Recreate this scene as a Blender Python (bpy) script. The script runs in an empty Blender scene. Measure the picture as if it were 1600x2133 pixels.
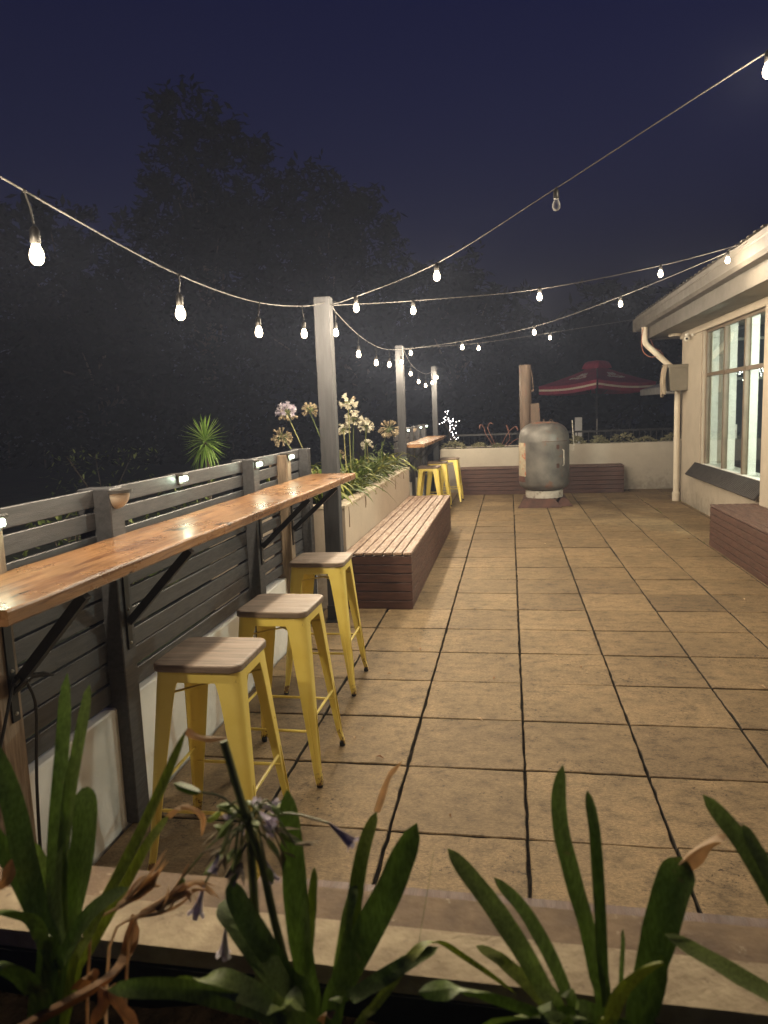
import bpy, math, random
from mathutils import Vector, Matrix
R = math.radians
random.seed(7)
S = bpy.context.scene
COL = S.collection

# ------------------------------------------------------------------ camera
def make_camera():
    f, pitch, yaw, roll = 1515.0, -0.136375535, 0.174490103, -0.038077051
    cy, sy, cp, sp = math.cos(yaw), math.sin(yaw), math.cos(pitch), math.sin(pitch)
    F = Vector((-sy*cp, cy*cp, sp)); R0 = Vector((cy, sy, 0)); U0 = R0.cross(F)
    cr, sr = math.cos(roll), math.sin(roll)
    Rt = cr*R0 + sr*U0; U = -sr*R0 + cr*U0
    cam = bpy.data.cameras.new('camera'); o = bpy.data.objects.new('camera', cam); COL.objects.link(o)
    M = Matrix((Rt, U, -F)).transposed().to_4x4(); M.translation = Vector((0.4849332, -2.59351415, 1.61448483))
    o.matrix_world = M
    cam.sensor_fit = 'VERTICAL'; cam.sensor_height = 36.0; cam.sensor_width = 27.0
    cam.lens = 36.0*f/2133.0
    cam.clip_start = 0.02; cam.clip_end = 500
    cam.dof.use_dof = True; cam.dof.focus_distance = 4.5; cam.dof.aperture_fstop = 6.0
    S.camera = o
make_camera()

# ------------------------------------------------------------------ world: late dusk
W = bpy.data.worlds.new('World'); S.world = W; W.use_nodes = True
nt = W.node_tree; bg = nt.nodes['Background']
sky = nt.nodes.new('ShaderNodeTexSky'); sky.sky_type = 'NISHITA'; sky.sun_disc = False
sky.sun_elevation = R(-2.0); sky.sun_rotation = R(200)
tint = nt.nodes.new('ShaderNodeMix'); tint.data_type = 'RGBA'; tint.blend_type = 'MULTIPLY'; tint.inputs[0].default_value = 1
nt.links.new(sky.outputs[0], tint.inputs[6]); tint.inputs[7].default_value = (0.15, 0.23, 1.75, 1)
nt.links.new(tint.outputs[2], bg.inputs[0]); bg.inputs[1].default_value = 0.11

S.view_settings.view_transform = 'Standard'; S.view_settings.look = 'None'
S.view_settings.exposure = 0.0; S.view_settings.gamma = 1.0
S.render.engine = 'CYCLES'
S.cycles.max_bounces = 6; S.cycles.sample_clamp_indirect = 3.0; S.cycles.sample_clamp_direct = 14.0
S.cycles.use_denoising = True; S.cycles.denoising_prefilter = 'ACCURATE'; S.cycles.denoising_input_passes = 'RGB_ALBEDO_NORMAL'
S.cycles.use_light_tree = True; S.cycles.volume_bounces = 0

BULB_L = 2150.0
BULB_C = (1.0, 0.83, 0.60, 1)

# ------------------------------------------------------------------ materials
def nodes(name):
    m = bpy.data.materials.new(name); m.use_nodes = True
    return m, m.node_tree, m.node_tree.nodes['Principled BSDF']
def N(t, k, **kw):
    n = t.nodes.new(k)
    for a, b in kw.items(): setattr(n, a, b)
    return n
def tex(t, scale, stretch=(1,1,1), detail=5, rough=0.6, dist=0.0, coord='Object'):
    tc = N(t, 'ShaderNodeTexCoord'); mp = N(t, 'ShaderNodeMapping'); mp.inputs['Scale'].default_value = stretch
    no = N(t, 'ShaderNodeTexNoise'); no.inputs['Scale'].default_value = scale; no.inputs['Detail'].default_value = detail
    no.inputs['Roughness'].default_value = rough; no.inputs['Distortion'].default_value = dist
    t.links.new(tc.outputs[coord], mp.inputs[0]); t.links.new(mp.outputs[0], no.inputs['Vector'])
    return no.outputs['Fac']
def ramp(t, fac, stops):
    r = N(t, 'ShaderNodeValToRGB'); e = r.color_ramp.elements
    while len(e) < len(stops): e.new(0.5)
    for el, (p, c) in zip(e, stops):
        el.position = p; el.color = (c[0], c[1], c[2], 1) if not isinstance(c, (int, float)) else (c, c, c, 1)
    t.links.new(fac, r.inputs[0]); return r.outputs[0]
def mix(t, fac, a, b, mode='MIX'):
    m = N(t, 'ShaderNodeMix', data_type='RGBA', blend_type=mode)
    for i, v in ((0, fac), (6, a), (7, b)):
        if isinstance(v, (int, float)): m.inputs[i].default_value = v
        elif isinstance(v, tuple): m.inputs[i].default_value = (v[0], v[1], v[2], 1)
        else: t.links.new(v, m.inputs[i])
    return m.outputs[2]
def bump(t, p, h, s, d=0.01):
    b = N(t, 'ShaderNodeBump'); b.inputs['Strength'].default_value = s; b.inputs['Distance'].default_value = d
    t.links.new(h, b.inputs['Height']); t.links.new(b.outputs[0], p.inputs['Normal'])
def surf(name, lo, hi, scale=6, rough=0.7, bs=0.3, bscale=60, metal=0, stretch=(1,1,1), spots=None, coat=0, sp=(0.35, 0.65), rvar=0.0, bd=0.004):
    m, t, p = nodes(name)
    c = ramp(t, tex(t, scale, stretch), [(sp[0], lo), (sp[1], hi)])
    if spots:
        col, sc, th, amt = spots
        f = ramp(t, tex(t, sc, stretch, 6, 0.7), [(th, 0.0), (th+0.08, amt)])
        c = mix(t, f, c, col)
    t.links.new(c, p.inputs['Base Color'])
    p.inputs['Metallic'].default_value = metal
    if rvar:
        t.links.new(ramp(t, tex(t, scale*2.3, stretch), [(0.3, max(0.02, rough-rvar)), (0.7, min(1, rough+rvar))]), p.inputs['Roughness'])
    else: p.inputs['Roughness'].default_value = rough
    if coat:
        p.inputs['Coat Weight'].default_value = coat; p.inputs['Coat Roughness'].default_value = 0.22
    if bs: bump(t, p, tex(t, bscale, stretch, 4, 0.6), bs, bd)
    return m
def dull(m): m.node_tree.nodes['Principled BSDF'].inputs['Specular IOR Level'].default_value = 0.05
def emit(name, col, s):
    m, t, p = nodes(name); p.inputs['Base Color'].default_value = (0.8, 0.8, 0.8, 1)
    p.inputs['Emission Color'].default_value = (*col[:3], 1); p.inputs['Emission Strength'].default_value = s
    return m

M = {}
# concrete pavers
def paver_mat():
    m, t, p = nodes('paver_concrete')
    at = N(t, 'ShaderNodeAttribute', attribute_name='tone')
    base = ramp(t, at.outputs['Fac'], [(0.0, (0.225, 0.155, 0.083)), (0.5, (0.30, 0.208, 0.108)), (1.0, (0.37, 0.260, 0.140))])
    big = ramp(t, tex(t, 1.6, (1, 1, 1), 6, 0.65), [(0.35, 0.70), (0.62, 1.0)])
    c = mix(t, 1.0, base, big, 'MULTIPLY')
    st = ramp(t, tex(t, 9.0, (1, 1.5, 1), 10, 0.82, 0.0), [(0.36, 0.30), (0.50, 0.86), (0.66, 1.12)])
    c = mix(t, 0.85, c, st, 'MULTIPLY')
    gr = ramp(t, tex(t, 60, (1, 2.0, 1), 6, 0.8), [(0.38, 0.55), (0.58, 1.10)])
    c = mix(t, 0.9, c, gr, 'MULTIPLY')
    pits = ramp(t, tex(t, 46, (1, 1, 1), 6, 0.8), [(0.38, (0.05, 0.035, 0.025)), (0.45, (1, 1, 1))])
    pm = ramp(t, tex(t, 2.7, (1, 1, 1), 4, 0.6), [(0.48, 0.0), (0.60, 0.9)])
    c = mix(t, pm, c, mix(t, 1.0, c, pits, 'MULTIPLY'))
    fine = ramp(t, tex(t, 190, (1, 1, 1), 3, 0.7), [(0.3, 0.80), (0.7, 1.12)])
    c = mix(t, 1.0, c, fine, 'MULTIPLY')
    t.links.new(c, p.inputs['Base Color']); p.inputs['Roughness'].default_value = 0.72
    p.inputs['Specular IOR Level'].default_value = 0.3
    bump(t, p, tex(t, 70, (1, 1.6, 1), 8, 0.75), 0.35, 0.004)
    return m
M['paver'] = paver_mat()
M['joint'] = surf('joint_moss', (0.016, 0.012, 0.007), (0.06, 0.045, 0.026), 40, 0.95, 0.8, 200)
def render_mat(name, lo, hi, dirt=1.0):
    m, t, p = nodes(name)
    c = ramp(t, tex(t, 2.2, (1, 1, 1), 6, 0.7), [(0.3, lo), (0.65, hi)])
    # mildew and splash stains that sit low on the wall
    tc = N(t, 'ShaderNodeTexCoord'); sx = N(t, 'ShaderNodeSeparateXYZ'); t.links.new(tc.outputs['Object'], sx.inputs[0])
    mr = N(t, 'ShaderNodeMapRange'); mr.inputs[1].default_value = 0.0; mr.inputs[2].default_value = 0.42; mr.inputs[3].default_value = 0.24; mr.inputs[4].default_value = 0.0
    t.links.new(sx.outputs[2], mr.inputs[0])
    ad = N(t, 'ShaderNodeMath', operation='ADD'); t.links.new(tex(t, 7, (1, 1, 1), 8, 0.75, 0.4), ad.inputs[0]); t.links.new(mr.outputs[0], ad.inputs[1])
    f = ramp(t, ad.outputs[0], [(0.60, 0.0), (0.78, 0.6*dirt)])
    c = mix(t, f, c, (0.20, 0.18, 0.14))
    dr = ramp(t, tex(t, 9, (6, 6, 0.5), 4, 0.6), [(0.66, 0.0), (0.74, 0.4*dirt)])
    c = mix(t, dr, c, (0.30, 0.24, 0.17))
    t.links.new(c, p.inputs['Base Color']); p.inputs['Roughness'].default_value = 0.75
    bump(t, p, tex(t, 38, (1, 1, 1), 8, 0.7), 0.3, 0.006)
    return m
M['render'] = render_mat('painted_render', (0.39, 0.35, 0.29), (0.47, 0.43, 0.355))
M['bwall'] = render_mat('building_render', (0.345, 0.30, 0.235), (0.425, 0.37, 0.295))
M['planter'] = render_mat('planter_render', (0.40, 0.335, 0.26), (0.47, 0.40, 0.315))
M['white_wall'] = render_mat('white_masonry', (0.70, 0.71, 0.69), (0.80, 0.80, 0.78), 0.3)
M['cap'] = surf('planter_cap_stained', (0.25, 0.185, 0.12), (0.60, 0.53, 0.40), 9, 0.75, 0.5, 60, stretch=(1, 1, 1), spots=((0.16, 0.11, 0.07), 22, 0.62, 0.8))
M['cap_clean'] = surf('planter_cap_painted', (0.23, 0.17, 0.10), (0.39, 0.31, 0.195), 17, 0.8, 0.7, 60, spots=((0.14, 0.095, 0.055), 48, 0.60, 0.8))
M['cap_dirty'] = surf('planter_cap_bare', (0.105, 0.064, 0.034), (0.20, 0.13, 0.07), 16, 0.8, 0.5, 60, spots=((0.46, 0.38, 0.27), 30, 0.63, 0.7))
M['fence'] = surf('charcoal_fence_paint', (0.040, 0.041, 0.045), (0.066, 0.066, 0.072), 7, 0.5, 0.25, 30, stretch=(8, 1, 8), rvar=0.12)
M['pillar'] = surf('charcoal_post_paint', (0.028, 0.029, 0.032), (0.046, 0.047, 0.052), 5, 0.7, 0.3, 26, stretch=(6, 6, 0.7), rvar=0.1)
M['raw_wood'] = surf('bare_pine_post', (0.15, 0.11, 0.075), (0.29, 0.22, 0.155), 9, 0.75, 0.4, 40, stretch=(7, 7, 0.8), spots=((0.06, 0.04, 0.03), 6, 0.66, 0.8))
def bar_mat():
    m, t, p = nodes('varnished_slab')
    g = tex(t, 3.0, (11, 0.8, 11), 9, 0.75, 0.8)
    c = ramp(t, g, [(0.25, (0.07, 0.026, 0.012)), (0.42, (0.21, 0.092, 0.040)), (0.55, (0.42, 0.225, 0.10)), (0.75, (0.24, 0.10, 0.042))])
    cl = ramp(t, tex(t, 1.5, (2, 0.8, 2), 5, 0.6), [(0.35, 0.55), (0.65, 1.1)])
    c = mix(t, 1.0, c, cl, 'MULTIPLY')
    kn = ramp(t, tex(t, 5, (2.4, 1.0, 2.4), 3, 0.5, 0.3), [(0.665, 0.0), (0.70, 0.92)])
    c = mix(t, kn, c, (0.035, 0.014, 0.008))
    ck = ramp(t, tex(t, 10, (9, 0.45, 9), 5, 0.6), [(0.70, 0.0), (0.73, 0.9)])
    c = mix(t, ck, c, (0.03, 0.014, 0.008))
    t.links.new(c, p.inputs['Base Color'])
    t.links.new(ramp(t, tex(t, 4, (1, 1, 1)), [(0.35, 0.22), (0.7, 0.42)]), p.inputs['Roughness'])
    p.inputs['Coat Weight'].default_value = 0.45; p.inputs['Coat Roughness'].default_value = 0.18
    bump(t, p, tex(t, 9, (7, 0.8, 7), 6, 0.7), 0.35, 0.004)
    return m
M['bar'] = bar_mat()
M['merbau'] = surf('oiled_merbau', (0.050, 0.022, 0.015), (0.095, 0.041, 0.028), 5, 0.55, 0.3, 50, stretch=(1, 1, 9), rvar=0.1)
M['merbau_y'] = surf('oiled_merbau_along', (0.085, 0.036, 0.026), (0.16, 0.072, 0.05), 5, 0.55, 0.3, 40, stretch=(1, 1, 9), rvar=0.1)
M['merbau_top'] = surf('weathered_merbau_seat', (0.16, 0.09, 0.058), (0.36, 0.26, 0.19), 5, 0.62, 0.4, 40, stretch=(9, 1.6, 9), spots=((0.46, 0.38, 0.32), 9, 0.58, 0.6), rvar=0.12)
M['merbau_topx'] = surf('weathered_merbau_cross', (0.075, 0.040, 0.030), (0.15, 0.09, 0.068), 5, 0.62, 0.4, 40, stretch=(9, 1.2, 9), rvar=0.12)
M['steel'] = surf('black_steel', (0.008, 0.008, 0.009), (0.018, 0.018, 0.019), 12, 0.45, 0.15, 80)
M['yellow'] = surf('yellow_enamel', (0.76, 0.60, 0.12), (0.83, 0.68, 0.17), 5, 0.32, 0.08, 60, spots=((0.25, 0.10, 0.03), 16, 0.73, 0.7), rvar=0.06)
def _rusty_feet(m):
    t = m.node_tree; p = t.nodes['Principled BSDF']; src = p.inputs['Base Color'].links[0].from_socket
    tc = N(t, 'ShaderNodeTexCoord'); sx = N(t, 'ShaderNodeSeparateXYZ'); t.links.new(tc.outputs['Object'], sx.inputs[0])
    mr = N(t, 'ShaderNodeMapRange'); mr.inputs[1].default_value = 0.0; mr.inputs[2].default_value = 0.11; mr.inputs[3].default_value = 0.30; mr.inputs[4].default_value = 0.0
    t.links.new(sx.outputs[2], mr.inputs[0]); ad = N(t, 'ShaderNodeMath', operation='ADD')
    t.links.new(tex(t, 26, (1, 1, 1), 5, 0.7), ad.inputs[0]); t.links.new(mr.outputs[0], ad.inputs[1])
    f = ramp(t, ad.outputs[0], [(0.66, 0.0), (0.74, 0.9)]); t.links.new(mix(t, f, src, (0.13, 0.045, 0.02)), p.inputs['Base Color'])
_rusty_feet(M['yellow'])
M['seat_wood'] = surf('walnut_seat', (0.12, 0.085, 0.062), (0.27, 0.205, 0.155), 4, 0.55, 0.3, 40, stretch=(1, 12, 12), rvar=0.1)
M['rubber'] = surf('rubber_foot', (0.01, 0.01, 0.01), (0.02, 0.02, 0.02), 20, 0.8, 0.1)
M['tank'] = surf('tank_grey_steel', (0.07, 0.067, 0.061), (0.15, 0.14, 0.125), 3, 0.48, 0.2, 40, metal=0.25, spots=((0.17, 0.075, 0.042), 4.2, 0.57, 0.75), rvar=0.12)
M['tank_patch'] = surf('tank_flaked_paint', (0.42, 0.36, 0.25), (0.26, 0.22, 0.16), 12, 0.65, 0.5, 40, spots=((0.36, 0.09, 0.04), 9, 0.55, 0.95))
M['tank_top'] = surf('tank_rust_bloom', (0.14, 0.07, 0.045), (0.20, 0.16, 0.125), 6, 0.7, 0.4, 40, spots=((0.22, 0.07, 0.035), 5, 0.52, 0.8))
M['rust'] = surf('rusty_plate', (0.040, 0.018, 0.012), (0.085, 0.036, 0.024), 8, 0.8, 0.4, 60)
M['flue'] = surf('rusty_flue', (0.062, 0.04, 0.026), (0.10, 0.066, 0.043), 6, 0.6, 0.3, 40, metal=0.2, stretch=(3, 3, 0.6), spots=((0.16, 0.05, 0.03), 5, 0.6, 0.8))
M['ring'] = surf('flaked_white_ring', (0.50, 0.48, 0.42), (0.36, 0.33, 0.28), 14, 0.6, 0.4, 60, spots=((0.08, 0.05, 0.04), 14, 0.58, 0.9))
M['pipe'] = surf('cream_pvc', (0.56, 0.50, 0.40), (0.64, 0.58, 0.47), 4, 0.45, 0.05)
M['boxgrey'] = surf('khaki_plastic', (0.15, 0.135, 0.10), (0.19, 0.17, 0.13), 5, 0.55, 0.1)
M['cloth'] = surf('tan_cloth', (0.24, 0.19, 0.13), (0.34, 0.275, 0.20), 8, 0.85, 0.4, 60, stretch=(6, 6, 1))
M['frame'] = surf('bronze_window_frame', (0.115, 0.085, 0.055), (0.16, 0.12, 0.08), 6, 0.5, 0.1)
M['fin'] = surf('white_gloss_reveal', (0.74, 0.74, 0.70), (0.80, 0.80, 0.76), 3, 0.5, 0.05)
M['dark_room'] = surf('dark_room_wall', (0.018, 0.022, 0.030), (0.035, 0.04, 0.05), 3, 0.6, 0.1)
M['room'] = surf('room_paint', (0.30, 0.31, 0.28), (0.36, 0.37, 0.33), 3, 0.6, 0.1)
M['sill'] = surf('dark_sill_tile', (0.028, 0.024, 0.022), (0.05, 0.044, 0.04), 10, 0.6, 0.3)
M['gutter'] = surf('shade_darkened_gutter', (0.066, 0.058, 0.048), (0.088, 0.078, 0.065), 3, 0.55, 0.06, rvar=0.08)  # eave colour darkened to stand for weaker light above the bulb sockets
M['soffit'] = surf('shade_darkened_soffit', (0.17, 0.16, 0.13), (0.21, 0.20, 0.165), 3, 0.65, 0.08)  # soffit darkened too, the sockets' shade put into its colour
M['roof'] = surf('corrugated_roof', (0.10, 0.09, 0.075), (0.14, 0.127, 0.105), 5, 0.5, 0.1, metal=0.3)
M['soil'] = surf('dark_soil', (0.006, 0.004, 0.002), (0.024, 0.015, 0.008), 22, 0.95, 1.0, 40, bd=0.03)
dull(M['soil'])
M['grass'] = surf('night_lawn', (0.012, 0.018, 0.008), (0.03, 0.04, 0.018), 2, 0.95, 0.8, 12, bd=0.05)
M['wire'] = surf('pale_cable', (0.085, 0.08, 0.078), (0.12, 0.115, 0.11), 20, 0.5, 0)
M['socket'] = surf('socket_black', (0.015, 0.014, 0.013), (0.03, 0.028, 0.026), 20, 0.4, 0)
M['bulb'] = emit('lit_bulb', BULB_C, BULB_L)
M['led'] = emit('cool_led', (0.80, 1.0, 0.74), 60.0)
M['fairy'] = emit('fairy_led', (1.0, 0.93, 0.9), 14.0)
M['added_roomlight'] = emit('added_room_light', (1.0, 1.0, 0.90), 800.0)  # glow of the globe lamp added inside the building
M['solar_body'] = surf('solar_cap', (0.03, 0.028, 0.026), (0.06, 0.055, 0.05), 10, 0.5, 0)
M['solar_lens'] = surf('frosted_lens', (0.42, 0.36, 0.28), (0.5, 0.43, 0.34), 10, 0.3, 0.1)
M['red'] = surf('red_canvas', (0.19, 0.018, 0.042), (0.26, 0.026, 0.056), 5, 0.8, 0.3, 40)
M['redstripe'] = surf('cream_canvas', (0.50, 0.44, 0.34), (0.58, 0.52, 0.41), 14, 0.8, 0.2)
M['greycanvas'] = surf('grey_canvas', (0.30, 0.29, 0.27), (0.4, 0.39, 0.36), 8, 0.8, 0.2)
M['paleprint'] = surf('faded_print', (0.34, 0.27, 0.26), (0.44, 0.36, 0.34), 20, 0.8, 0)
M['ink'] = surf('dark_print', (0.02, 0.02, 0.025), (0.03, 0.03, 0.035), 20, 0.8, 0)
M['whiteplastic'] = surf('white_plastic', (0.62, 0.6, 0.55), (0.7, 0.68, 0.62), 5, 0.35, 0)
M['lens'] = surf('camera_lens', (0.01, 0.01, 0.012), (0.015, 0.015, 0.018), 5, 0.1, 0)
M['cable_red'] = surf('terracotta_cable', (0.28, 0.10, 0.06), (0.34, 0.13, 0.08), 8, 0.5, 0)
M['bark'] = surf('bark', (0.045, 0.035, 0.026), (0.11, 0.085, 0.06), 6, 0.9, 0.8, 20, stretch=(4, 4, 0.7), bd=0.03)
def leafmat(name, cols, trans=0.25, rough=0.5, vein=False, sc=9, gloss=0.4):
    m, t, p = nodes(name)
    at = N(t, 'ShaderNodeAttribute', attribute_name='tone')
    st = [(i/(len(cols)-1), c) for i, c in enumerate(cols)]
    c = ramp(t, at.outputs['Fac'], st)
    v = ramp(t, tex(t, sc, (1, 1, 1), 4, 0.6), [(0.3, 0.7), (0.7, 1.15)])
    c = mix(t, 1.0, c, v, 'MULTIPLY')
    if vein:
        vn = ramp(t, tex(t, 60, (6, 6, 0.35), 3, 0.6), [(0.35, 0.62), (0.65, 1.25)]); c = mix(t, 0.8, c, vn, 'MULTIPLY')
        sp = ramp(t, tex(t, 55, (1, 1, 1), 3, 0.5), [(0.70, 0.0), (0.76, 0.7)]); c = mix(t, sp, c, (0.30, 0.26, 0.12))
    t.links.new(c, p.inputs['Base Color']); p.inputs['Roughness'].default_value = rough
    p.inputs['Specular IOR Level'].default_value = gloss
    if trans:
        out = t.nodes['Material Output']; tr = N(t, 'ShaderNodeBsdfTranslucent'); ms = N(t, 'ShaderNodeMixShader')
        ms.inputs[0].default_value = trans; t.links.new(c, tr.inputs[0])
        t.links.new(p.outputs[0], ms.inputs[1]); t.links.new(tr.outputs[0], ms.inputs[2]); t.links.new(ms.outputs[0], out.inputs[0])
    return m
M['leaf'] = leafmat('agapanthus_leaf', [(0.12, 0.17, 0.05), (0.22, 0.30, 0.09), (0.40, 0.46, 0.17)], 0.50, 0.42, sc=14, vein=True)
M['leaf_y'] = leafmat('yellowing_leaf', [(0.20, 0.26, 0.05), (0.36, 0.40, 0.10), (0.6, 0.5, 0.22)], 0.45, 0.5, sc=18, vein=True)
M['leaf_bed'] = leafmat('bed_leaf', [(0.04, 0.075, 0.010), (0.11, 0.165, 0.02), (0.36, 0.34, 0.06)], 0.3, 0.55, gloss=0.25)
M['dry'] = leafmat('dry_leaf', [(0.26, 0.12, 0.05), (0.5, 0.32, 0.17), (0.72, 0.56, 0.38)], 0.5, 0.7, sc=40)
M['petal_v'] = leafmat('violet_petal', [(0.46, 0.40, 0.52), (0.68, 0.62, 0.70), (0.84, 0.80, 0.84)], 0.5, 0.6, sc=30)
M['petal_w'] = leafmat('white_petal', [(0.55, 0.50, 0.38), (0.72, 0.68, 0.56), (0.82, 0.8, 0.7)], 0.3, 0.6, sc=30)
M['petal_d'] = leafmat('dried_petal', [(0.20, 0.15, 0.09), (0.36, 0.29, 0.19), (0.52, 0.45, 0.31)], 0.2, 0.8, sc=30)
M['stem'] = leafmat('flower_stem', [(0.07, 0.10, 0.03), (0.15, 0.18, 0.06), (0.28, 0.26, 0.11)], 0.0, 0.5)
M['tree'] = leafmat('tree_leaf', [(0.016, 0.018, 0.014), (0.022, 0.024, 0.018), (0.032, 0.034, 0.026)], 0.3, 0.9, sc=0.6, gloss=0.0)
M['yucca'] = leafmat('yucca_leaf', [(0.2, 0.36, 0.06), (0.36, 0.56, 0.12), (0.6, 0.78, 0.26)], 0.4, 0.45)
M['succ'] = leafmat('succulent_leaf', [(0.13, 0.13, 0.07), (0.26, 0.25, 0.14), (0.4, 0.38, 0.24)], 0.0, 0.6)
M['aloe'] = leafmat('red_spike', [(0.13, 0.06, 0.045), (0.22, 0.10, 0.075), (0.34, 0.19, 0.14)], 0.1, 0.7)
def glass_mat():
    m, t, p = nodes('window_pane')
    out = t.nodes['Material Output']; g = N(t, 'ShaderNodeBsdfGlossy'); g.inputs['Roughness'].default_value = 0.02
    tr = N(t, 'ShaderNodeBsdfTransparent'); tr.inputs[0].default_value = (0.9, 0.95, 0.92, 1)
    lw = N(t, 'ShaderNodeLayerWeight'); lw.inputs[0].default_value = 0.5; pw = N(t, 'ShaderNodeMath', operation='POWER'); pw.inputs[1].default_value = 5.0
    t.links.new(lw.outputs['Facing'], pw.inputs[0]); mr = N(t, 'ShaderNodeMapRange'); mr.inputs[3].default_value = 0.03; mr.inputs[4].default_value = 0.9; t.links.new(pw.outputs[0], mr.inputs[0]); ms = N(t, 'ShaderNodeMixShader')
    t.links.new(mr.outputs[0], ms.inputs[0]); t.links.new(tr.outputs[0], ms.inputs[1]); t.links.new(g.outputs[0], ms.inputs[2]); t.links.new(ms.outputs[0], out.inputs[0])
    return m
M['glass'] = glass_mat()

# ------------------------------------------------------------------ mesh helpers
def worldloc(o):
    v = Vector((0, 0, 0))
    while o: v = v + o.location; o = o.parent
    return v
class MB:
    def __init__(s): s.v = []; s.f = []; s.tone = []; s.t = 0.5
    def add(s, vs, fs):
        b = len(s.v); s.v += [tuple(v) for v in vs]; s.f += [tuple(i+b for i in f) for f in fs]; s.tone += [s.t]*len(fs); return s
    def box(s, x0, x1, y0, y1, z0, z1, bev=0.0):
        if bev <= 0 or min(x1-x0, y1-y0, z1-z0) <= 2.2*bev:
            return s.add([(x0,y0,z0),(x1,y0,z0),(x1,y1,z0),(x0,y1,z0),(x0,y0,z1),(x1,y0,z1),(x1,y1,z1),(x0,y1,z1)],
                         [(0,3,2,1),(4,5,6,7),(0,1,5,4),(1,2,6,5),(2,3,7,6),(3,0,4,7)])
        b = bev; vs = []
        lv = [(z0, b), (z0+b, 0), (z1-b, 0), (z1, b)]
        for z, i in lv:
            a0, a1, c0, c1 = x0+i, x1-i, y0+i, y1-i
            k = b if i == 0 else 0
            vs += [(a0+k, c0, z), (a1-k, c0, z), (a1, c0+k, z), (a1, c1-k, z), (a1-k, c1, z), (a0+k, c1, z), (a0, c1-k, z), (a0, c0+k, z)]
        # top/bottom rings collapse their corners slightly, kept as octagons
        fs = [tuple(range(7, -1, -1)), tuple(range(24, 32))]
        for r in range(3):
            for k in range(8):
                a = r*8+k; c = r*8+(k+1) % 8; fs.append((a, c, c+8, a+8))
        return s.add(vs, fs)
    def obox(s, p0, p1, w, h, up=(0,0,1)):
        # bar from p0 to p1, width w (sideways), height h (along up)
        p0 = Vector(p0); p1 = Vector(p1); d = (p1-p0).normalized(); u = Vector(up); sd = d.cross(u).normalized(); u = sd.cross(d).normalized()
        vs = [p + sd*a*w/2 + u*c*h/2 for p in (p0, p1) for a, c in ((-1,-1),(1,-1),(1,1),(-1,1))]
        return s.add(vs, [(0,1,2,3),(7,6,5,4),(0,4,5,1),(1,5,6,2),(2,6,7,3),(3,7,4,0)])
    def tube(s, pts, r, n=8, cap=True):
        pts = [Vector(p) for p in pts]; rr = r if isinstance(r, (list, tuple)) else [r]*len(pts)
        vs = []; prev = None
        for i, p in enumerate(pts):
            d = (pts[min(i+1, len(pts)-1)] - pts[max(i-1, 0)]).normalized()
            if prev is None:
                a = d.orthogonal().normalized()
            else:
                a = (prev - d*prev.dot(d)); a = a.normalized() if a.length > 1e-6 else d.orthogonal().normalized()
            prev = a; b = d.cross(a)
            for k in range(n):
                t = 2*math.pi*k/n; vs.append(p + (a*math.cos(t)+b*math.sin(t))*rr[i])
        fs = []
        for i in range(len(pts)-1):
            for k in range(n):
                a = i*n+k; c = i*n+(k+1) % n; fs.append((a, c, c+n, a+n))
        if cap: fs += [tuple(range(n-1, -1, -1)), tuple(range((len(pts)-1)*n, len(pts)*n))]
        return s.add(vs, fs)
    def lathe(s, prof, c=(0,0,0), n=24, squash=1.0):
        vs = []; fs = []
        for r, z in prof:
            for k in range(n):
                t = 2*math.pi*k/n; vs.append((c[0]+r*math.cos(t), c[1]+r*math.sin(t)*squash, c[2]+z))
        for i in range(len(prof)-1):
            for k in range(n):
                a = i*n+k; b = i*n+(k+1) % n; fs.append((a, b, b+n, a+n))
        fs += [tuple(range(n-1, -1, -1)), tuple(range((len(prof)-1)*n, len(prof)*n))]
        return s.add(vs, fs)
    def ball(s, c, r, n=8, m=5, sz=1.0):
        pr = [(max(1e-4, r*math.sin(math.pi*i/m)), -r*sz*math.cos(math.pi*i/m)) for i in range(m+1)]
        return s.lathe(pr, c, n)
    def leaf(s, pts, w, up=(0,0,1), fold=0.18, th=0.12, prof=None, side=None):
        # strap leaf with a gutter section, closed and slightly thick
        pts = [Vector(p) for p in pts]; n = len(pts); vs = []
        for i, p in enumerate(pts):
            t = i/(n-1); d = (pts[min(i+1, n-1)] - pts[max(i-1, 0)]).normalized()
            sd = Vector(side) if side else d.cross(Vector(up))
            sd = sd - d*sd.dot(d)
            if sd.length < 1e-4: sd = d.orthogonal()
            sd.normalize(); nn = sd.cross(d).normalized()
            k = prof(t) if prof else (0.55+0.45*min(1, t*2.5))*min(1.0, (1.0001-t)**0.55*1.35)
            h = w*0.5*max(k, 0.02)
            vs += [p - sd*h + nn*h*fold, p + nn*w*th*0.3*k, p + sd*h + nn*h*fold, p - nn*w*th*k]
        fs = []
        for i in range(n-1):
            for k in range(4):
                a = i*4+k; b = i*4+(k+1) % 4; fs.append((a, b, b+4, a+4))
        fs += [(3, 2, 1, 0), tuple(range((n-1)*4, n*4))]
        return s.add(vs, fs)
    def build(s, name, mat, parent=None, smooth=False, loc=None):
        me = bpy.data.meshes.new(name)
        off = worldloc(parent) if parent else Vector(loc or (0, 0, 0))
        me.from_pydata([(v[0]-off.x, v[1]-off.y, v[2]-off.z) for v in s.v], [], s.f)
        me.materials.append(mat)
        if len(set(s.tone)) > 1 or s.tone and s.tone[0] != 0.5 or 'leaf' in mat.name or 'petal' in mat.name:
            at = me.attributes.new('tone', 'FLOAT', 'FACE'); at.data.foreach_set('value', s.tone)
        if smooth:
            me.polygons.foreach_set('use_smooth', [True]*len(me.polygons))
            try: me.set_sharp_from_angle(angle=R(38))
            except Exception: pass
        me.update()
        o = bpy.data.objects.new(name, me); COL.objects.link(o)
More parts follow.
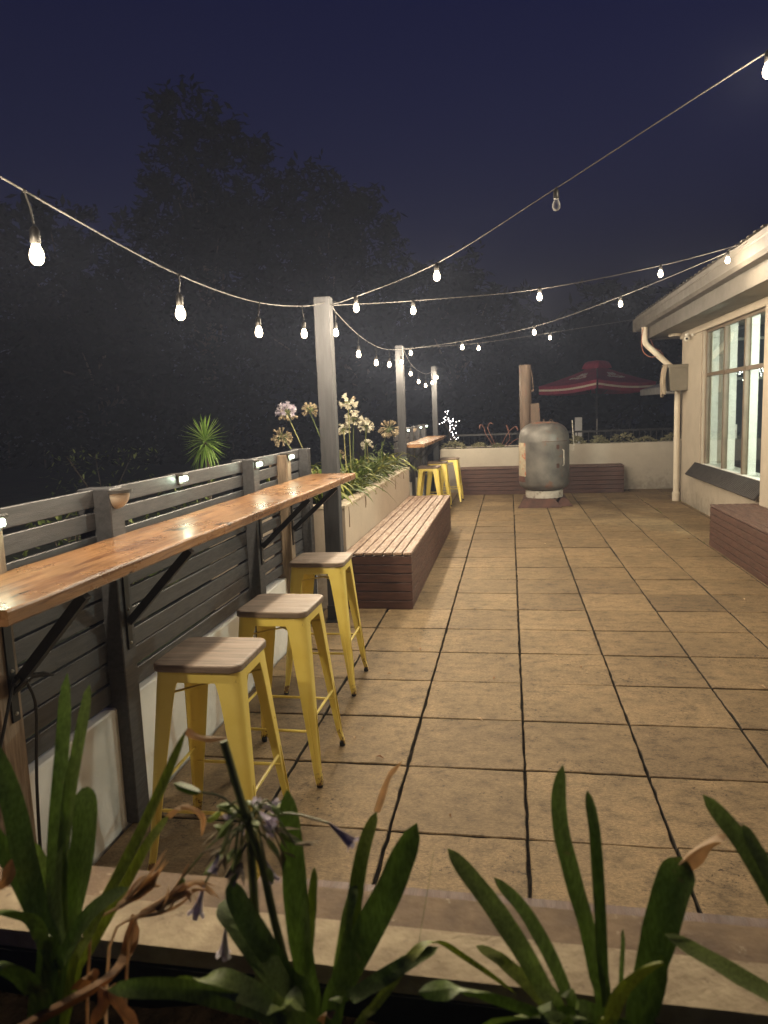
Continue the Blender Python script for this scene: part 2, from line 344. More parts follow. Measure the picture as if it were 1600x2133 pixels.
        if parent: o.parent = parent
        elif loc: o.location = loc
        return o
def tag(o, label=None, cat=None, group=None, kind=None):
    if label: o['label'] = label
    if cat: o['category'] = cat
    if group: o['group'] = group
    if kind: o['kind'] = kind
    return o
def thing(name, loc, label, cat, group=None, rz=0):
    o = bpy.data.objects.new(name, None); COL.objects.link(o); o.location = loc; o.rotation_euler = (0, 0, rz)
    o.empty_display_size = 0.1
    return tag(o, label, cat, group)
def dup(root, loc, rz=None, label=None):
    r = root.copy(); COL.objects.link(r); r.location = loc
    if rz is not None: r.rotation_euler = (0, 0, rz)
    if label: r['label'] = label
    for ch in list(root.children):
        c = ch.copy(); COL.objects.link(c); c.parent = r
        for g in list(ch.children):
            d = g.copy(); COL.objects.link(d); d.parent = c
    return r
def smoothpts(pts, n):
    P = [Vector(p) for p in pts]; P = [2*P[0]-P[1]] + P + [2*P[-1]-P[-2]]; o = []; m = len(P)-3
    for k in range(n+1):
        t = k/n*m; i = min(int(t), m-1); u = t-i; a, b, c, d = P[i:i+4]
        o.append(0.5*((2*b)+(c-a)*u+(2*a-5*b+4*c-d)*u*u+(3*b-a-3*c+d)*u**3))
    return o
# ================================================================== SETTING
def build_ground():
    m = MB(); n = 24
    # one lawn sheet out to the horizon, sinking a little beyond the terrace
    xs = [-60, -45, -30, -18, -12, -8, -5, -3, -1.2, 0, 1.5, 3, 4.5, 7, 12, 20, 35, 48, 60]
    ys = [-30, -20, -8, -4, -2, 0, 2, 4, 7, 10, 12, 14, 18, 24, 32, 45, 60, 72, 85]
    for y in ys:
        for x in xs:
            inside = -1.6 < x < 8 and -5 < y < 12.2
            m.v.append((x, y, -0.07 if inside else -0.12 + 0.05*math.sin(x*0.7)*math.cos(y*0.4)))
    nx = len(xs)
    for j in range(len(ys)-1):
        for i in range(nx-1):
            m.f.append((j*nx+i, j*nx+i+1, (j+1)*nx+i+1, (j+1)*nx+i)); m.tone.append(0.5)
    tag(m.build('ground', M['grass'], smooth=True), kind='structure')
build_ground()

def build_paving():
    P = 0.53
    m = MB(); rnd = random.Random(3); sides = []
    x_lo, x_hi, y_lo, y_hi = -1.07, 3.3, -3.4, 11.75
    j = MB(); j.box(x_lo-0.1, 4.4, y_lo, y_hi+0.1, -0.06, -0.028)
    tag(j.build('paving_joints', M['joint']), kind='structure')
    for i in range(-3, 9):
        for k in range(-7, 23):
            gx = 0.0062 + rnd.uniform(-.001, .001); gy = 0.0055 + rnd.uniform(-0.001, 0.0015)
            sh = rnd.uniform(-0.003, 0.003)
            x0, x1 = i*P+gx, (i+1)*P-gx; y0, y1 = k*P+gy+sh, (k+1)*P-gy+sh
            x0 = max(x0, x_lo); x1 = min(x1, 4.3); y0 = max(y0, y_lo); y1 = min(y1, y_hi)
            if x1-x0 < 0.03 or y1-y0 < 0.03: continue
            if i < -2 : x1 = min(x1, -2*P-0.004)
            z = rnd.uniform(-0.0018, 0.0012); tx, ty = rnd.uniform(-.002, .002), rnd.uniform(-.002, .002)
            E = 9; ring = []
            for s, (ax, ay, bx, by) in enumerate(((x0,y0,x1,y0),(x1,y0,x1,y1),(x1,y1,x0,y1),(x0,y1,x0,y0))):
                for q in range(E):
                    t = q/E; jx = rnd.gauss(0, 0.0017); jy = rnd.gauss(0, 0.0017)
                    ring.append((ax+(bx-ax)*t+jx, ay+(by-ay)*t+jy))
            cx, cy = (x0+x1)/2, (y0+y1)/2; n = len(ring)
            vs = []
            for (zz, ins) in ((-0.035, 0), (-0.004, 0), (0.0, 0.0035)):
                for (px, py) in ring:
                    qx = px + (cx-px)*ins/abs((x1-x0)/2)*0.99; qy = py + (cy-py)*ins/abs((y1-y0)/2)*0.99
                    vs.append((qx, qy, zz+z+tx*(px-cx)/(0.26)+ty*(py-cy)/0.26 if zz > -0.03 else zz))
            fs = []
            for r in range(2):
                for q in range(n): a = r*n+q; b = r*n+(q+1) % n; fs.append((a, b, b+n, a+n))
            fs.append(tuple(range(2*n, 3*n))); sides.append((len(m.f), n))
            m.t = min(1, max(0, rnd.gauss(0.5, 0.17))); 
            if m.t == 0.5: m.t = 0.51
            m.add(vs, fs)
    o = tag(m.build('paving', M['paver']), kind='structure'); o.data.materials.append(M['joint'])
    for f0, n in sides:
        for q in range(n): o.data.polygons[f0+q].material_index = 1
    # tufts of weed along the joints by the building
    w = MB(); rnd = random.Random(5)
    for q in range(120):
        x = rnd.choice((2.65, 3.2, 3.2, 3.2)) + rnd.gauss(0, 0.008); y = rnd.uniform(5.9, 10.0)
        if x > 3 and rnd.random() < .3: continue
        if rnd.random() < 0.55: continue
        for b in range(3):
            a = rnd.uniform(0, 6.28); h = rnd.uniform(.01, .035)
            w.t = rnd.random(); w.leaf([(x, y, -.005), (x+math.cos(a)*h*.3, y+math.sin(a)*h*.3, h*.6), (x+math.cos(a)*h*.7, y+math.sin(a)*h*.7, h)], .004)
    tag(w.build('joint_weeds', M['leaf_bed']), kind='stuff', label='tiny weeds sprouting in the paving joints by the building', cat='weeds')
build_paving()

# ================================================================== LEFT SIDE: wall, fence, bar
def low_wall(y0, y1, label):
    m = MB(); m.box(-1.25, -1.07, y0, y1, -0.05, 0.49, 0.006)
    o = m.build('low_wall', M['white_wall'], loc=(-1.16, (y0+y1)/2, 0)); tag(o, label, 'wall', 'white walls under the slat fences')
low_wall(-1.56, 3.0, 'low white masonry wall under the near slat fence behind the stools')
low_wall(7.25, 11.5, 'low white masonry wall under the far slat fence')

def slat_fence(ya, yb, posts, label, top=1.36):
    t = thing('slat_fence', (-1.09, ya, 0), label, 'fence', 'charcoal slat fences')
    m = MB(); rnd = random.Random(int(ya*10)+50)
    ys = [ya] + [p for p, w, k in posts] + [yb]
    ys = sorted(set(ys))
    for r in range(10):
        z1 = top - r*0.0862; z0 = z1-(0.067 if r < 2 else 0.076)
        for a, b in zip(ys[:-1], ys[1:]):
            if b-a < .15: continue
            dz = rnd.uniform(-.003, .003); dx = rnd.uniform(-.002, .002)
            if ya < 2 and a > 1.4 and r > 2 and b < 2.4:
                z0b = z0 + 0.012
            else: z0b = z0
            m.box(-1.108+dx, -1.088+dx, a+0.002, b-0.002, z0b+dz, z1+dz, 0.003)
    m.build('slat_panel', M['fence'], t)
    for p, w, k in posts:
        q = MB()
        q.box(-1.1575 if k == 'paint' else -1.15, -1.02, p-w/2, p+w/2, 0.0, top+0.004 if k == 'paint' else top-.012, 0.004)
        o = q.build('post', M['fence'] if k == 'paint' else M['raw_wood'], t)
        if k != 'paint': o['label'] = 'bare weathered pine post'
    return t
slat_fence(-1.55, 2.84, [(-0.71, 0.10, 'raw'), (-0.01, 0.10, 'paint'), (0.70, 0.045, 'thin'), (1.58, 0.10, 'paint'), (2.24, 0.09, 'raw'), (2.76, 0.09, 'paint')][:2] + [(1.58, 0.10, 'paint'), (2.24, 0.09, 'raw'), (2.76, 0.09, 'paint')],
           'charcoal horizontal slat fence with some bare pine posts, nearest behind the three stools')
slat_fence(7.42, 11.4, [(8.15, 0.10, 'paint'), (8.95, 0.10, 'paint'), (9.72, 0.10, 'paint'), (10.6, 0.10, 'paint')],
           'charcoal horizontal slat fence behind the far bar counter')

def pillar(x, y, h, label, w=0.115):
    t = thing('light_post', (x, y, 0), label, 'post', 'tall charcoal posts that carry the light strings')
    m = MB(); m.box(x-w/2, x+w/2, y-w*0.42, y+w*0.42, 0.0, h, 0.006); m.build('post', M['pillar'], t)
    k = MB(); a = []
    for i in range(9):
        an = -1.2 + i*0.55; a.append((x+w/2+0.028+0.018*math.cos(an+3.14), y, h-0.055+0.018*math.sin(an)))
    k.tube([(x+w/2-0.01, y, h-0.05)]+a, 0.003, 6); k.build('hook', M['steel'], t)
    # foot bracket of black angle steel
    b = MB(); b.box(x-w/2-.004, x+w/2+.004, y-w*.42-.006, y-w*.42-.001, 0.0, 0.12); b.box(x-w/2-.004, x+w/2+.004, y-w*.42-.07, y-w*.42-.006, 0.0, 0.008)
    b.build('foot_bracket', M['steel'], t)
    return t
pillar(-0.885, 2.88, 2.485, 'tall grey timber post at the end of the near bar counter', 0.125)
pillar(-0.975, 7.36, 2.50, 'middle tall grey timber post beyond the agapanthus planter', 0.11)
pillar(-0.905, 11.25, 2.43, 'farthest tall grey timber post beyond the far bar counter', 0.10)

def bar_counter(y0, y1, xa0, xa1, xb0, xb1, z, th, brackets, label, seed):
    # slab plan: near edge (xa0..xa1) at y0, far edge (xb0..xb1) at y1; wavy natural edges
    t = thing('bar_counter', ((xa0+xa1)/2, (y0+y1)/2, 0), label, 'bar counter', 'timber slab bar counters')
    rnd = random.Random(seed); m = MB(); n = 44; rows = []
    wav = [rnd.uniform(-1, 1) for _ in range(n+1)]
    for i in range(n+1):
        u = i/n; y = y0+(y1-y0)*u
        wf = 0.0025*math.sin(u*17+seed)+0.0015*math.sin(u*41); wb = 0.006*math.sin(u*11+2)+0.004*math.sin(u*31+1)
        a = xa0+(xb0-xa0)*u + wb; b = xa1+(xb1-xa1)*u + wf; e = 0.005
        if i == n: b -= 0.004
        rows.append([(a+.006, y, z-th), (a, y, z-th+.01), (a, y, z-e), (a+e, y, z), (b-e*1.4, y, z), (b-e*.4, y, z-e*.4), (b, y, z-e*1.4), (b, y, z-th+e), (b-e, y, z-th)])
    k = len(rows[0])
    for r in rows: m.v += r
    for i in range(n):
        for q in range(k):
            a = i*k+q; b = i*k+(q+1) % k; m.f.append((a, b, b+k, a+k)); m.tone.append(.5)
    m.f += [tuple(range(k-1, -1, -1)), tuple(range(n*k, n*k+k))]; m.tone += [.5, .5]
    m.build('counter_top', M['bar'], t)
    for y, zs in brackets:
        u = (y-y0)/(y1-y0); xf = xa1+(xb1-xa1)*u-0.03; b = MB(); zb = z-th-0.001
        b.box(-1.0185, -1.012, y-.016, y+.016, zs, zb, 0)           # strap down the post
        b.box(-1.011, xf, y-.016, y+.016, zb-.006, zb, 0)           # arm under the slab
        b.obox((-1.008, y, zs+0.11), (xf-.01, y, zb-.016), 0.030, 0.030, up=(1, 0, 1))
        b.build('bracket', M['steel'], t)
        
        for dz in (.025, .16): s = MB(); s.ball((-1.011, y, zs+dz), .006, 8, 4); s.build('bolt', M['ring'], t)
    return t
bar_counter(-1.075, 2.66, -1.035, -0.712, -0.985, -0.638, 1.178, 0.042, [(-0.70, 0.72), (-0.01, 0.72), (1.58, 0.72), (2.235, 0.72)],
            'long varnished orange timber slab bar counter nearest the camera', 1)
bar_counter(7.55, 10.75, -1.015, -0.70, -1.0, -0.665, 1.15, 0.045, [(8.15, 0.7), (9.72, 0.7), (10.6, 0.7)],
            'short timber slab bar counter on the far fence, over the far stools', 2)

# black cord knotted round the near bracket
c = MB(); c.tube(smoothpts([(-1.0, -0.70, 0.86), (-.985, -.73, .85), (-.98, -.68, .87), (-.99, -.66, .84), (-1.0, -.72, .82), (-.97, -.70, .855), (-.985, -.67, .85)], 40), .009, 6)
c.tube(smoothpts([(-.99, -.73, .85), (-.98, -.80, .74), (-1.0, -.86, .55), (-1.0, -.9, .3)], 14), .005, 6)
c.tube(smoothpts([(-.99, -.67, .84), (-.985, -.645, .74), (-1.0, -.66, .5), (-1.0, -.68, .2), (-1.0, -.67, .02)], 14), .005, 6)
c.tube([(-.98, -.68, .855), (-.95, -.64, .85), (-.93, -.62, .84)], [.009, .008, .003], 6)
tag(c.build('cord', M['steel'], loc=(-1.0, -.7, .0)), 'black cord knotted round the nearest bracket of the near bar', 'cord')

# solar lights along the fence tops
def solar_box(y, z, label, x=-1.02):
    t = thing('solar_light', (x, y, z), label, 'solar light', 'small lit solar lights along the fence top')
    m = MB(); m.box(x-.05, x+.036, y-.036, y+.036, z+.012, z+.024, .003); m.box(x+.002, x+.012, y-.03, y+.03, z-.028, z+.012, .002)
    m.build('cap', M['solar_body'], t)
    l = MB(); l.box(x+.0125, x+.034, y-.024, y+.024, z-.012, z+.010, .004); l.build('lamp', M['led'], t)
    return t
for y, x, lab in ((-0.71, -1.02, 'lit solar light on the bare pine post at the left edge'),
                  (0.68, -1.085, 'lit solar light clipped on the top slat between two near posts'),
                  (1.58, -1.02, 'lit solar light on the charcoal fence post third from the camera'),
                  (2.24, -1.02, 'lit solar light on the bare pine post next to the tall grey post'),
                  (8.15, -1.02, 'nearest lit solar light on the far fence'),
                  (9.72, -1.02, 'second lit solar light on the far fence'),
                  (10.6, -1.02, 'farthest lit solar light on the far fence')):
    solar_box(y, 1.335, lab, x)
def solar_dome(y, label):
    t = thing('solar_light', (-1.02, y, 1.33), label, 'solar light', 'unlit half round solar lights')
    m = MB(); n = 14; pr = []
    # half disc cap that sticks out over the lens
    vs = []
    for z in (1.345, 1.357):
        vs += [(-1.02 + 0.062*math.sin(math.pi*i/n), y - 0.056*math.cos(math.pi*i/n), z) for i in range(n+1)]
    k = n+1; fs = [tuple(range(k-1, -1, -1)), tuple(range(k, 2*k))] + [(i, i+1, i+1+k, i+k) for i in range(n)] + [(n, 0, k, n+k)]
    m.add(vs, fs); m.build('cap', M['solar_body'], t)
    l = MB(); vs = []; rings = 6
    for j in range(rings+1):
        a = math.pi/2*j/rings; r = math.cos(a)
        for i in range(n+1):
            vs.append((-1.02 + 0.05*max(r, .02)*math.sin(math.pi*i/n), y - 0.05*max(r, .02)*math.cos(math.pi*i/n), 1.3445 - 0.062*math.sin(a)))
    fs = [(j*k+i, (j+1)*k+i, (j+1)*k+i+1, j*k+i+1) for j in range(rings) for i in range(n)]
    l.add(vs, fs); l.build('lens', M['solar_lens'], t, smooth=True)
solar_dome(-0.01, 'unlit half round solar light on the nearest charcoal fence post')
solar_dome(8.95, 'unlit half round solar light on a far fence post')

# ================================================================== PLANTER with agapanthus
def ring_planter():
    t = thing('planter', (-1.4, 5.3, 0), 'long cream rendered planter full of agapanthus behind the near bench', 'planter')
    m = MB()
    m.box(-0.98, -0.88, 3.27, 7.25, -0.05, 0.825); m.box(-2.0, -0.9805, 3.272, 3.37, -0.05, 0.825)
    m.box(-2.0, -0.9805, 7.15, 7.248, -0.05, 0.825); m.box(-2.1, -2.0005, 3.272, 7.248, -0.05, 0.825)
    m.build('wall', M['planter'], t)
    c = MB()
    c.box(-0.992, -0.874, 3.262, 7.256, 0.826, 0.858, .005); c.box(-2.0, -0.9925, 3.262, 3.38, 0.826, 0.858, .005)
    c.box(-2.0, -0.9925, 7.14, 7.256, 0.826, 0.858, .005); c.box(-2.11, -2.0005, 3.262, 7.256, 0.826, 0.858, .005)
    c.build('capping', M['cap'], t)
    s = MB(); s.box(-1.9995, -.9815, 3.371, 7.149, 0.3, 0.76); tag(s.build('soil', M['soil'], t), kind=None)
    # drips of old paint down the face
    for y, l in ((3.42, .17), (4.15, .10), (4.17, .08), (5.1, .05), (6.0, .13), (6.7, .07), (4.7, .04)):
        d = MB(); d.tube([(-.8795, y, .825), (-.8785, y+.004, .825-l*.5), (-.8782, y-.003, .825-l), (-.879, y, .82-l)], [.003, .0045, .005, .002], 5)
        d.build('paint_drip', M['cap_dirty'], t)
ring_planter()

def blade_clump(m, c, n, L, w, rnd, lean=0.9, tone=(0.1, 0.7), bias=(0, 0)):
    for i in range(n):
        a = rnd.uniform(0, 2*math.pi); l = L*rnd.uniform(.6, 1.1); o = rnd.uniform(.2, lean)
        dx, dy = math.cos(a)*o+bias[0], math.sin(a)*o+bias[1]
        x, y, z = c[0]+rnd.gauss(0, .03), c[1]+rnd.gauss(0, .03), c[2]
        up = rnd.uniform(.55, 1.0); dr = rnd.uniform(.1, .75)*o
        pts = [(x, y, z), (x+dx*l*.18, y+dy*l*.18, z+l*.42*up), (x+dx*l*.5, y+dy*l*.5, z+l*(.75*up-.1*dr)), (x+dx*l*.85, y+dy*l*.85, z+l*(.86*up-.5*dr)), (x+dx*l*1.05, y+dy*l*1.05, z+l*(.85*up-.85*dr))]
        m.t = rnd.uniform(*tone) if rnd.random() > .1 else rnd.uniform(.8, 1.0)
        m.leaf(smoothpts(pts, 8), w*rnd.uniform(.7, 1.2))
def floret(m, c, d, l, r, rnd, petals=5, open_=0.6):
    c = Vector(c); d = Vector(d).normalized(); a = d.orthogonal().normalized(); b = d.cross(a)
    for k in range(petals):
        t = 2*math.pi*k/petals+rnd.uniform(-.3, .3); s = a*math.cos(t)+b*math.sin(t)
        m.t = rnd.uniform(0, 1)
        m.leaf([c, c+d*l*.45+s*r*.25, c+d*l*.8+s*r*.7, c+d*l*(1.0-.15*open_)+s*r*1.15*(.4+open_)], r*.95, up=tuple(s), fold=.1, th=.08,
               prof=lambda q: (.35+.65*math.sin(min(1, q*1.1)*math.pi*.75)))
def umbel(t, c, rad, kind, rnd, n=26, droop=0.0):
    c = Vector(c); st = MB(); pe = MB(); pd = MB()
    for i in range(n):
        u = rnd.uniform(-.55, 1); a = rnd.uniform(0, 6.283); q = math.sqrt(max(0, 1-u*u))
        d = Vector((math.cos(a)*q, math.sin(a)*q, u-droop*rnd.uniform(.3, 1))).normalized(); r = rad*rnd.uniform(.45, .62)
        e = c+d*r - Vector((0, 0, droop*rad*.2)); st.t = rnd.random(); st.tube([c, c+d*r*.5+Vector((0, 0, .004)), e], .0016, 4, False)
        l = rad*rnd.uniform(.38, .5)
        if kind == 'dried' or (kind == 'violet' and u < -.05) or rnd.random() < .15:
            dd = (d+Vector((0, 0, -.7*rnd.random()))).normalized(); floret(pd, e, dd, l, rad*.13, rnd, 4, .2)
        else: floret(pe, e, d, l, rad*.17, rnd, 5, rnd.uniform(.5, .9))
    h = st.build('flower_head', M['stem'], t)
    if pe.v: pe.build('petals', M['petal_v'] if kind == 'violet' else M['petal_w'], h)
    if pd.v: pd.build('dried_petals', M['petal_d'], h)

def bed():
    rnd = random.Random(21)
    heads = [  # head centre, radius, kind, base
        ((-1.56, 4.0, 1.64), .090, 'violet', (-1.30, 4.15, .80), 'agapanthus with a large violet flower head left of the tall grey post'),
        ((-1.587, 3.9, 1.43), .085, 'dried', (-1.24, 4.0, .80), 'agapanthus with a drooping brown seed head low beside the violet one'),
        ((-1.452, 4.4, 1.66), .075, 'dried', (-1.20, 4.5, .80), 'agapanthus with a pale dried head touching the left side of the tall post'),
        ((-1.22, 4.3, 1.74), .06, 'white', (-1.12, 4.4, .80), 'agapanthus with a white head mostly hidden behind the tall post'),
        ((-1.04, 4.3, 1.72), .080, 'white', (-1.07, 4.45, .80), 'agapanthus with the highest white flower head right of the tall post'),
        ((-1.055, 4.6, 1.56), .080, 'white', (-1.10, 4.6, .80), 'agapanthus with a white flower head just under the highest one'),
        ((-1.118, 4.4, 1.46), .065, 'white', (-1.08, 4.3, .80), 'agapanthus with a thin straw coloured stalk and a sparse white head'),
        ((-1.01, 5.0, 1.47), .078, 'white', (-1.08, 5.1, .80), 'agapanthus with a wide white flower head in the middle of the bed'),
        ((-0.935, 6.0, 1.42), .110, 'dried', (-1.15, 5.9, .80), 'agapanthus with a drooping dried seed head near the middle post'),
        ((-1.192, 4.5, 1.20), .05, 'dried', (-1.18, 4.6, .80), 'agapanthus with a short pinkish dried head low by the tall post'),
        ((-1.106, 5.5, 1.25), .065, 'white', (-1.12, 5.6, .80), 'agapanthus with low white flowers just above the leaves'),
    ]
    for i, (c, r, k, b, lab) in enumerate(heads):
        t = thing('agapanthus_plant', b, lab, 'plant', 'agapanthus in the long cream planter')
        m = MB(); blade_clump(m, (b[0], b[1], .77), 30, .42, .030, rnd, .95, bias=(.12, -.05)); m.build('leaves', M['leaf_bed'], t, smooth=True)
        s = MB(); s.t = rnd.random() if i != 6 else 1.0
        mid = ((b[0]+c[0])/2+.02*(b[0]-c[0]), (b[1]+c[1])/2, (b[2]+c[2])/2+.02)
        s.tube(smoothpts([b, mid, (c[0], c[1], c[2]-.01)], 8), [.006]*4+[.005]*5, 6); s.build('flower_stalk', M['stem'], t)
        umbel(t, c, r*1.18, k, rnd, 46 if k != 'white' else 28, .5 if k == 'dried' and i in (1, 8) else 0.1)
    rows = [(-1.12, 3.62), (-1.45, 3.7), (-1.75, 3.9), (-1.35, 4.25), (-1.12, 4.9), (-1.5, 5.0), (-1.1, 5.35), (-1.35, 5.8), (-1.1, 6.2), (-1.12, 6.65), (-1.45, 6.5), (-1.12, 7.0), (-1.5, 7.0), (-1.8, 5.5), (-1.75, 4.7), (-1.1, 5.75), (-1.12, 6.42), (-1.12, 4.1)]
    for i, (x, y) in enumerate(rows):
        t = thing('agapanthus_plant', (x, y, .77), 'leafy agapanthus without flowers in the long cream planter', 'plant', 'flowerless agapanthus in the long cream planter')
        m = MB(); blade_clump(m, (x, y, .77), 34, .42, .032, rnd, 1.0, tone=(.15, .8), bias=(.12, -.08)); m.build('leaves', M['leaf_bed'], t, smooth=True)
bed()

# ================================================================== BENCHES
def bench(x0, x1, y0, y1, h, label, along='y', top='merbau_top', nslat=7, front='+x', endside='-y'):
    t = thing('slatted_bench', ((x0+x1)/2, (y0+y1)/2, 0), label, 'bench', 'low box benches of merbau slats')
    rnd = random.Random(int((x0+y0)*37) & 255)
    s = MB(); g = 0.010; th = 0.022
    if along == 'y':
        w = (x1-x0-g*(nslat-1))/nslat
        for i in range(nslat):
            a = x0+i*(w+g); s.box(a, a+w, y0-.004+rnd.uniform(-.002, .002), y1+.004, h-th, h+rnd.uniform(-.001, .001), .003)
    else:
        w = (y1-y0-g*(nslat-1))/nslat
        for i in range(nslat):
            a = y0+i*(w+g); s.box(x0-.004, x1+.004, a, a+w, h-th, h+rnd.uniform(-.001, .001), .003)
    s.build('seat', M[top], t)
    n = 6; zz = h-th-.006; sl = zz/n
    for nm, horizontal in (('side_panel', 'x0'), ('side_panel', 'x1'), ('end_panel', 'y0'), ('end_panel', 'y1')):
        p = MB()
        for i in range(n):
            a = i*sl+.004; b = (i+1)*sl-.003
            k = rnd.uniform(-.0015, .0015)
            if horizontal == 'x0': p.box(x0+.002+k, x0+.020, y0+.021, y1-.021, a, b, .002)
            elif horizontal == 'x1': p.box(x1-.020, x1-.002+k, y0+.021, y1-.021, a, b, .002)
            elif horizontal == 'y0': p.box(x0+.001, x1-.001, y0+.001+k, y0+.020, a, b, .002)
            else: p.box(x0+.001, x1-.001, y1-.020, y1-.001+k, a, b, .002)
        p.build(nm, M['merbau'], t)
    c = MB(); c.box(x0+.0215, x1-.0215, y0+.0215, y1-.0215, .005, zz-.004); c.build('frame', M['steel'], t)
    return t
bench(-0.874, -0.318, 3.165, 7.15, 0.475, 'long reddish slatted bench with a pale worn seat in front of the agapanthus planter')
bench(-0.45, 2.52, 11.14, 11.60, 0.50, 'dark reddish slatted bench against the far white wall behind the tank stove', 'x', 'merbau_topx', 6)
bench(2.66, 3.21, 2.6, 5.895, 0.468, 'reddish slatted bench under the window on the right edge', 'y', 'merbau_topx', 7)
nb = bench(-0.15, 2.6, -1.54, -1.012, 0.475, 'reddish slatted bench edge just beyond the nearest planter wall', 'x', 'merbau_topx', 6)

nb.rotation_euler = (0, 0, R(-1.0))

# ================================================================== FAR WALL
def far_planter():
    t = thing('planter', (1.4, 11.9, 0), 'long white rendered planter wall across the far end of the terrace', 'planter')
    m = MB(); m.box(-0.87, 1.0, 11.62, 11.74, -.05, .85, .006); m.box(1.0005, 4.4, 11.62, 11.74, -.05, .875, .006)
    m.box(-.87, 4.4, 12.4, 12.5, -.05, .85); m.box(-.869, -.77, 11.741, 12.399, -.05, .85); m.build('wall', M['render'], t)
    s = MB(); s.box(-.769, 4.399, 11.742, 12.398, .3, .83); s.build('soil', M['soil'], t)
far_planter()
def rosette(x, y, z, r, h, n, rnd, label, mat='succ'):
    m = MB()
    for i in range(n):
        a = rnd.uniform(0, 6.28); q = rnd.uniform(0, 1)**.6; cx, cy = x+math.cos(a)*r*q, y+math.sin(a)*r*q*.6; cz = z+h*(1-q*q)*rnd.uniform(.7, 1.05)
        for k in range(7):
            b = rnd.uniform(0, 6.28); e = rnd.uniform(-.2, 1.0); l = rnd.uniform(.03, .055)
            m.t = rnd.random(); m.leaf([(cx, cy, cz-.02), (cx+math.cos(b)*l*.5, cy+math.sin(b)*l*.5, cz+l*.4*e), (cx+math.cos(b)*l, cy+math.sin(b)*l, cz+l*.6*e)], .022, fold=.3, th=.3)
    return tag(m.build('succulent', M[mat], loc=(x, y, z)), label, 'plant', 'low succulents along the far planter')
rnd = random.Random(4)
for x, r, h, lab in ((-.62, .26, .13, 'mounded grey green succulent at the left end of the far planter'), (-.12, .17, .09, 'small mound of succulent second from the left on the far planter'),
                     (.25, .12, .04, 'low succulent patch right of the red spiked plant'), (1.75, .22, .16, 'feathery succulent just right of the tank stove'),
                     (2.15, .22, .15, 'rounded succulent under the lever side of the red umbrella'), (2.62, .30, .19, 'biggest bushy succulent below the red umbrella pole'),
                     (3.05, .2, .12, 'low grassy succulent right of the umbrella pole'), (3.5, .22, .16, 'dark bushy succulent by the downpipe')):
    rosette(x, 11.9, .86, r, h, 60 if r > .2 else 34, rnd, lab)
def red_spikes():
    t = thing('aloe_plant', (.22, 11.9, .85), 'aloe with wilted curling red flower spikes on the far planter left of the tank stove', 'plant')
    m = MB(); r2 = random.Random(8)
    for i in range(26):
        a = r2.uniform(0, 6.28); l = r2.uniform(.08, .17); m.t = r2.random()
        m.leaf([(.22, 11.9, .85), (.22+math.cos(a)*l*.5, 11.9+math.sin(a)*l*.4, .85+l*.5), (.22+math.cos(a)*l, 11.9+math.sin(a)*l*.6, .85+l*.35)], .02, fold=.3, th=.3)
    m.build('leaves', M['succ'], t)
    for pts in ([(.15, 11.85, .9), (.02, 11.85, 1.12), (-.02, 11.85, 1.25), (-.08, 11.85, 1.30), (-.1, 11.85, 1.22)],
                [(.2, 11.85, .9), (.1, 11.85, 1.12), (.06, 11.85, 1.24), (.11, 11.85, 1.33), (.16, 11.85, 1.30)],
                [(.33, 11.85, .9), (.40, 11.85, 1.05), (.5, 11.85, 1.18), (.6, 11.85, 1.24), (.64, 11.85, 1.16)],
                [(.38, 11.85, .88), (.48, 11.85, 1.0), (.46, 11.85, 1.15), (.42, 11.85, 1.28)],
                [(.42, 11.85, .86), (.62, 11.85, 1.0), (.8, 11.85, 1.0), (.92, 11.85, 1.04), (.97, 11.85, .95)]):
        s = MB(); s.t = .4; s.tube(smoothpts(pts, 12), [.007]*9+[.014, .016, .014, .006], 6); s.build('flower_spike', M['aloe'], t)
red_spikes()
def railing():
    t = thing('railing', (1.5, 14.2, -.1), 'thin black picket railing beyond the far planter', 'railing')
    m = MB(); m.box(-1.2, 6.0, 14.18, 14.22, 1.0, 1.04); m.box(-1.2, 6.0, 14.18, 14.22, .1, .14); m.build('rail', M['steel'], t)
    p = MB()
    for i in range(60): x = -1.15+i*.12; p.tube([(x, 14.2, .1), (x, 14.2, 1.0)], .008, 6)
    p.build('picket', M['steel'], t)
railing()

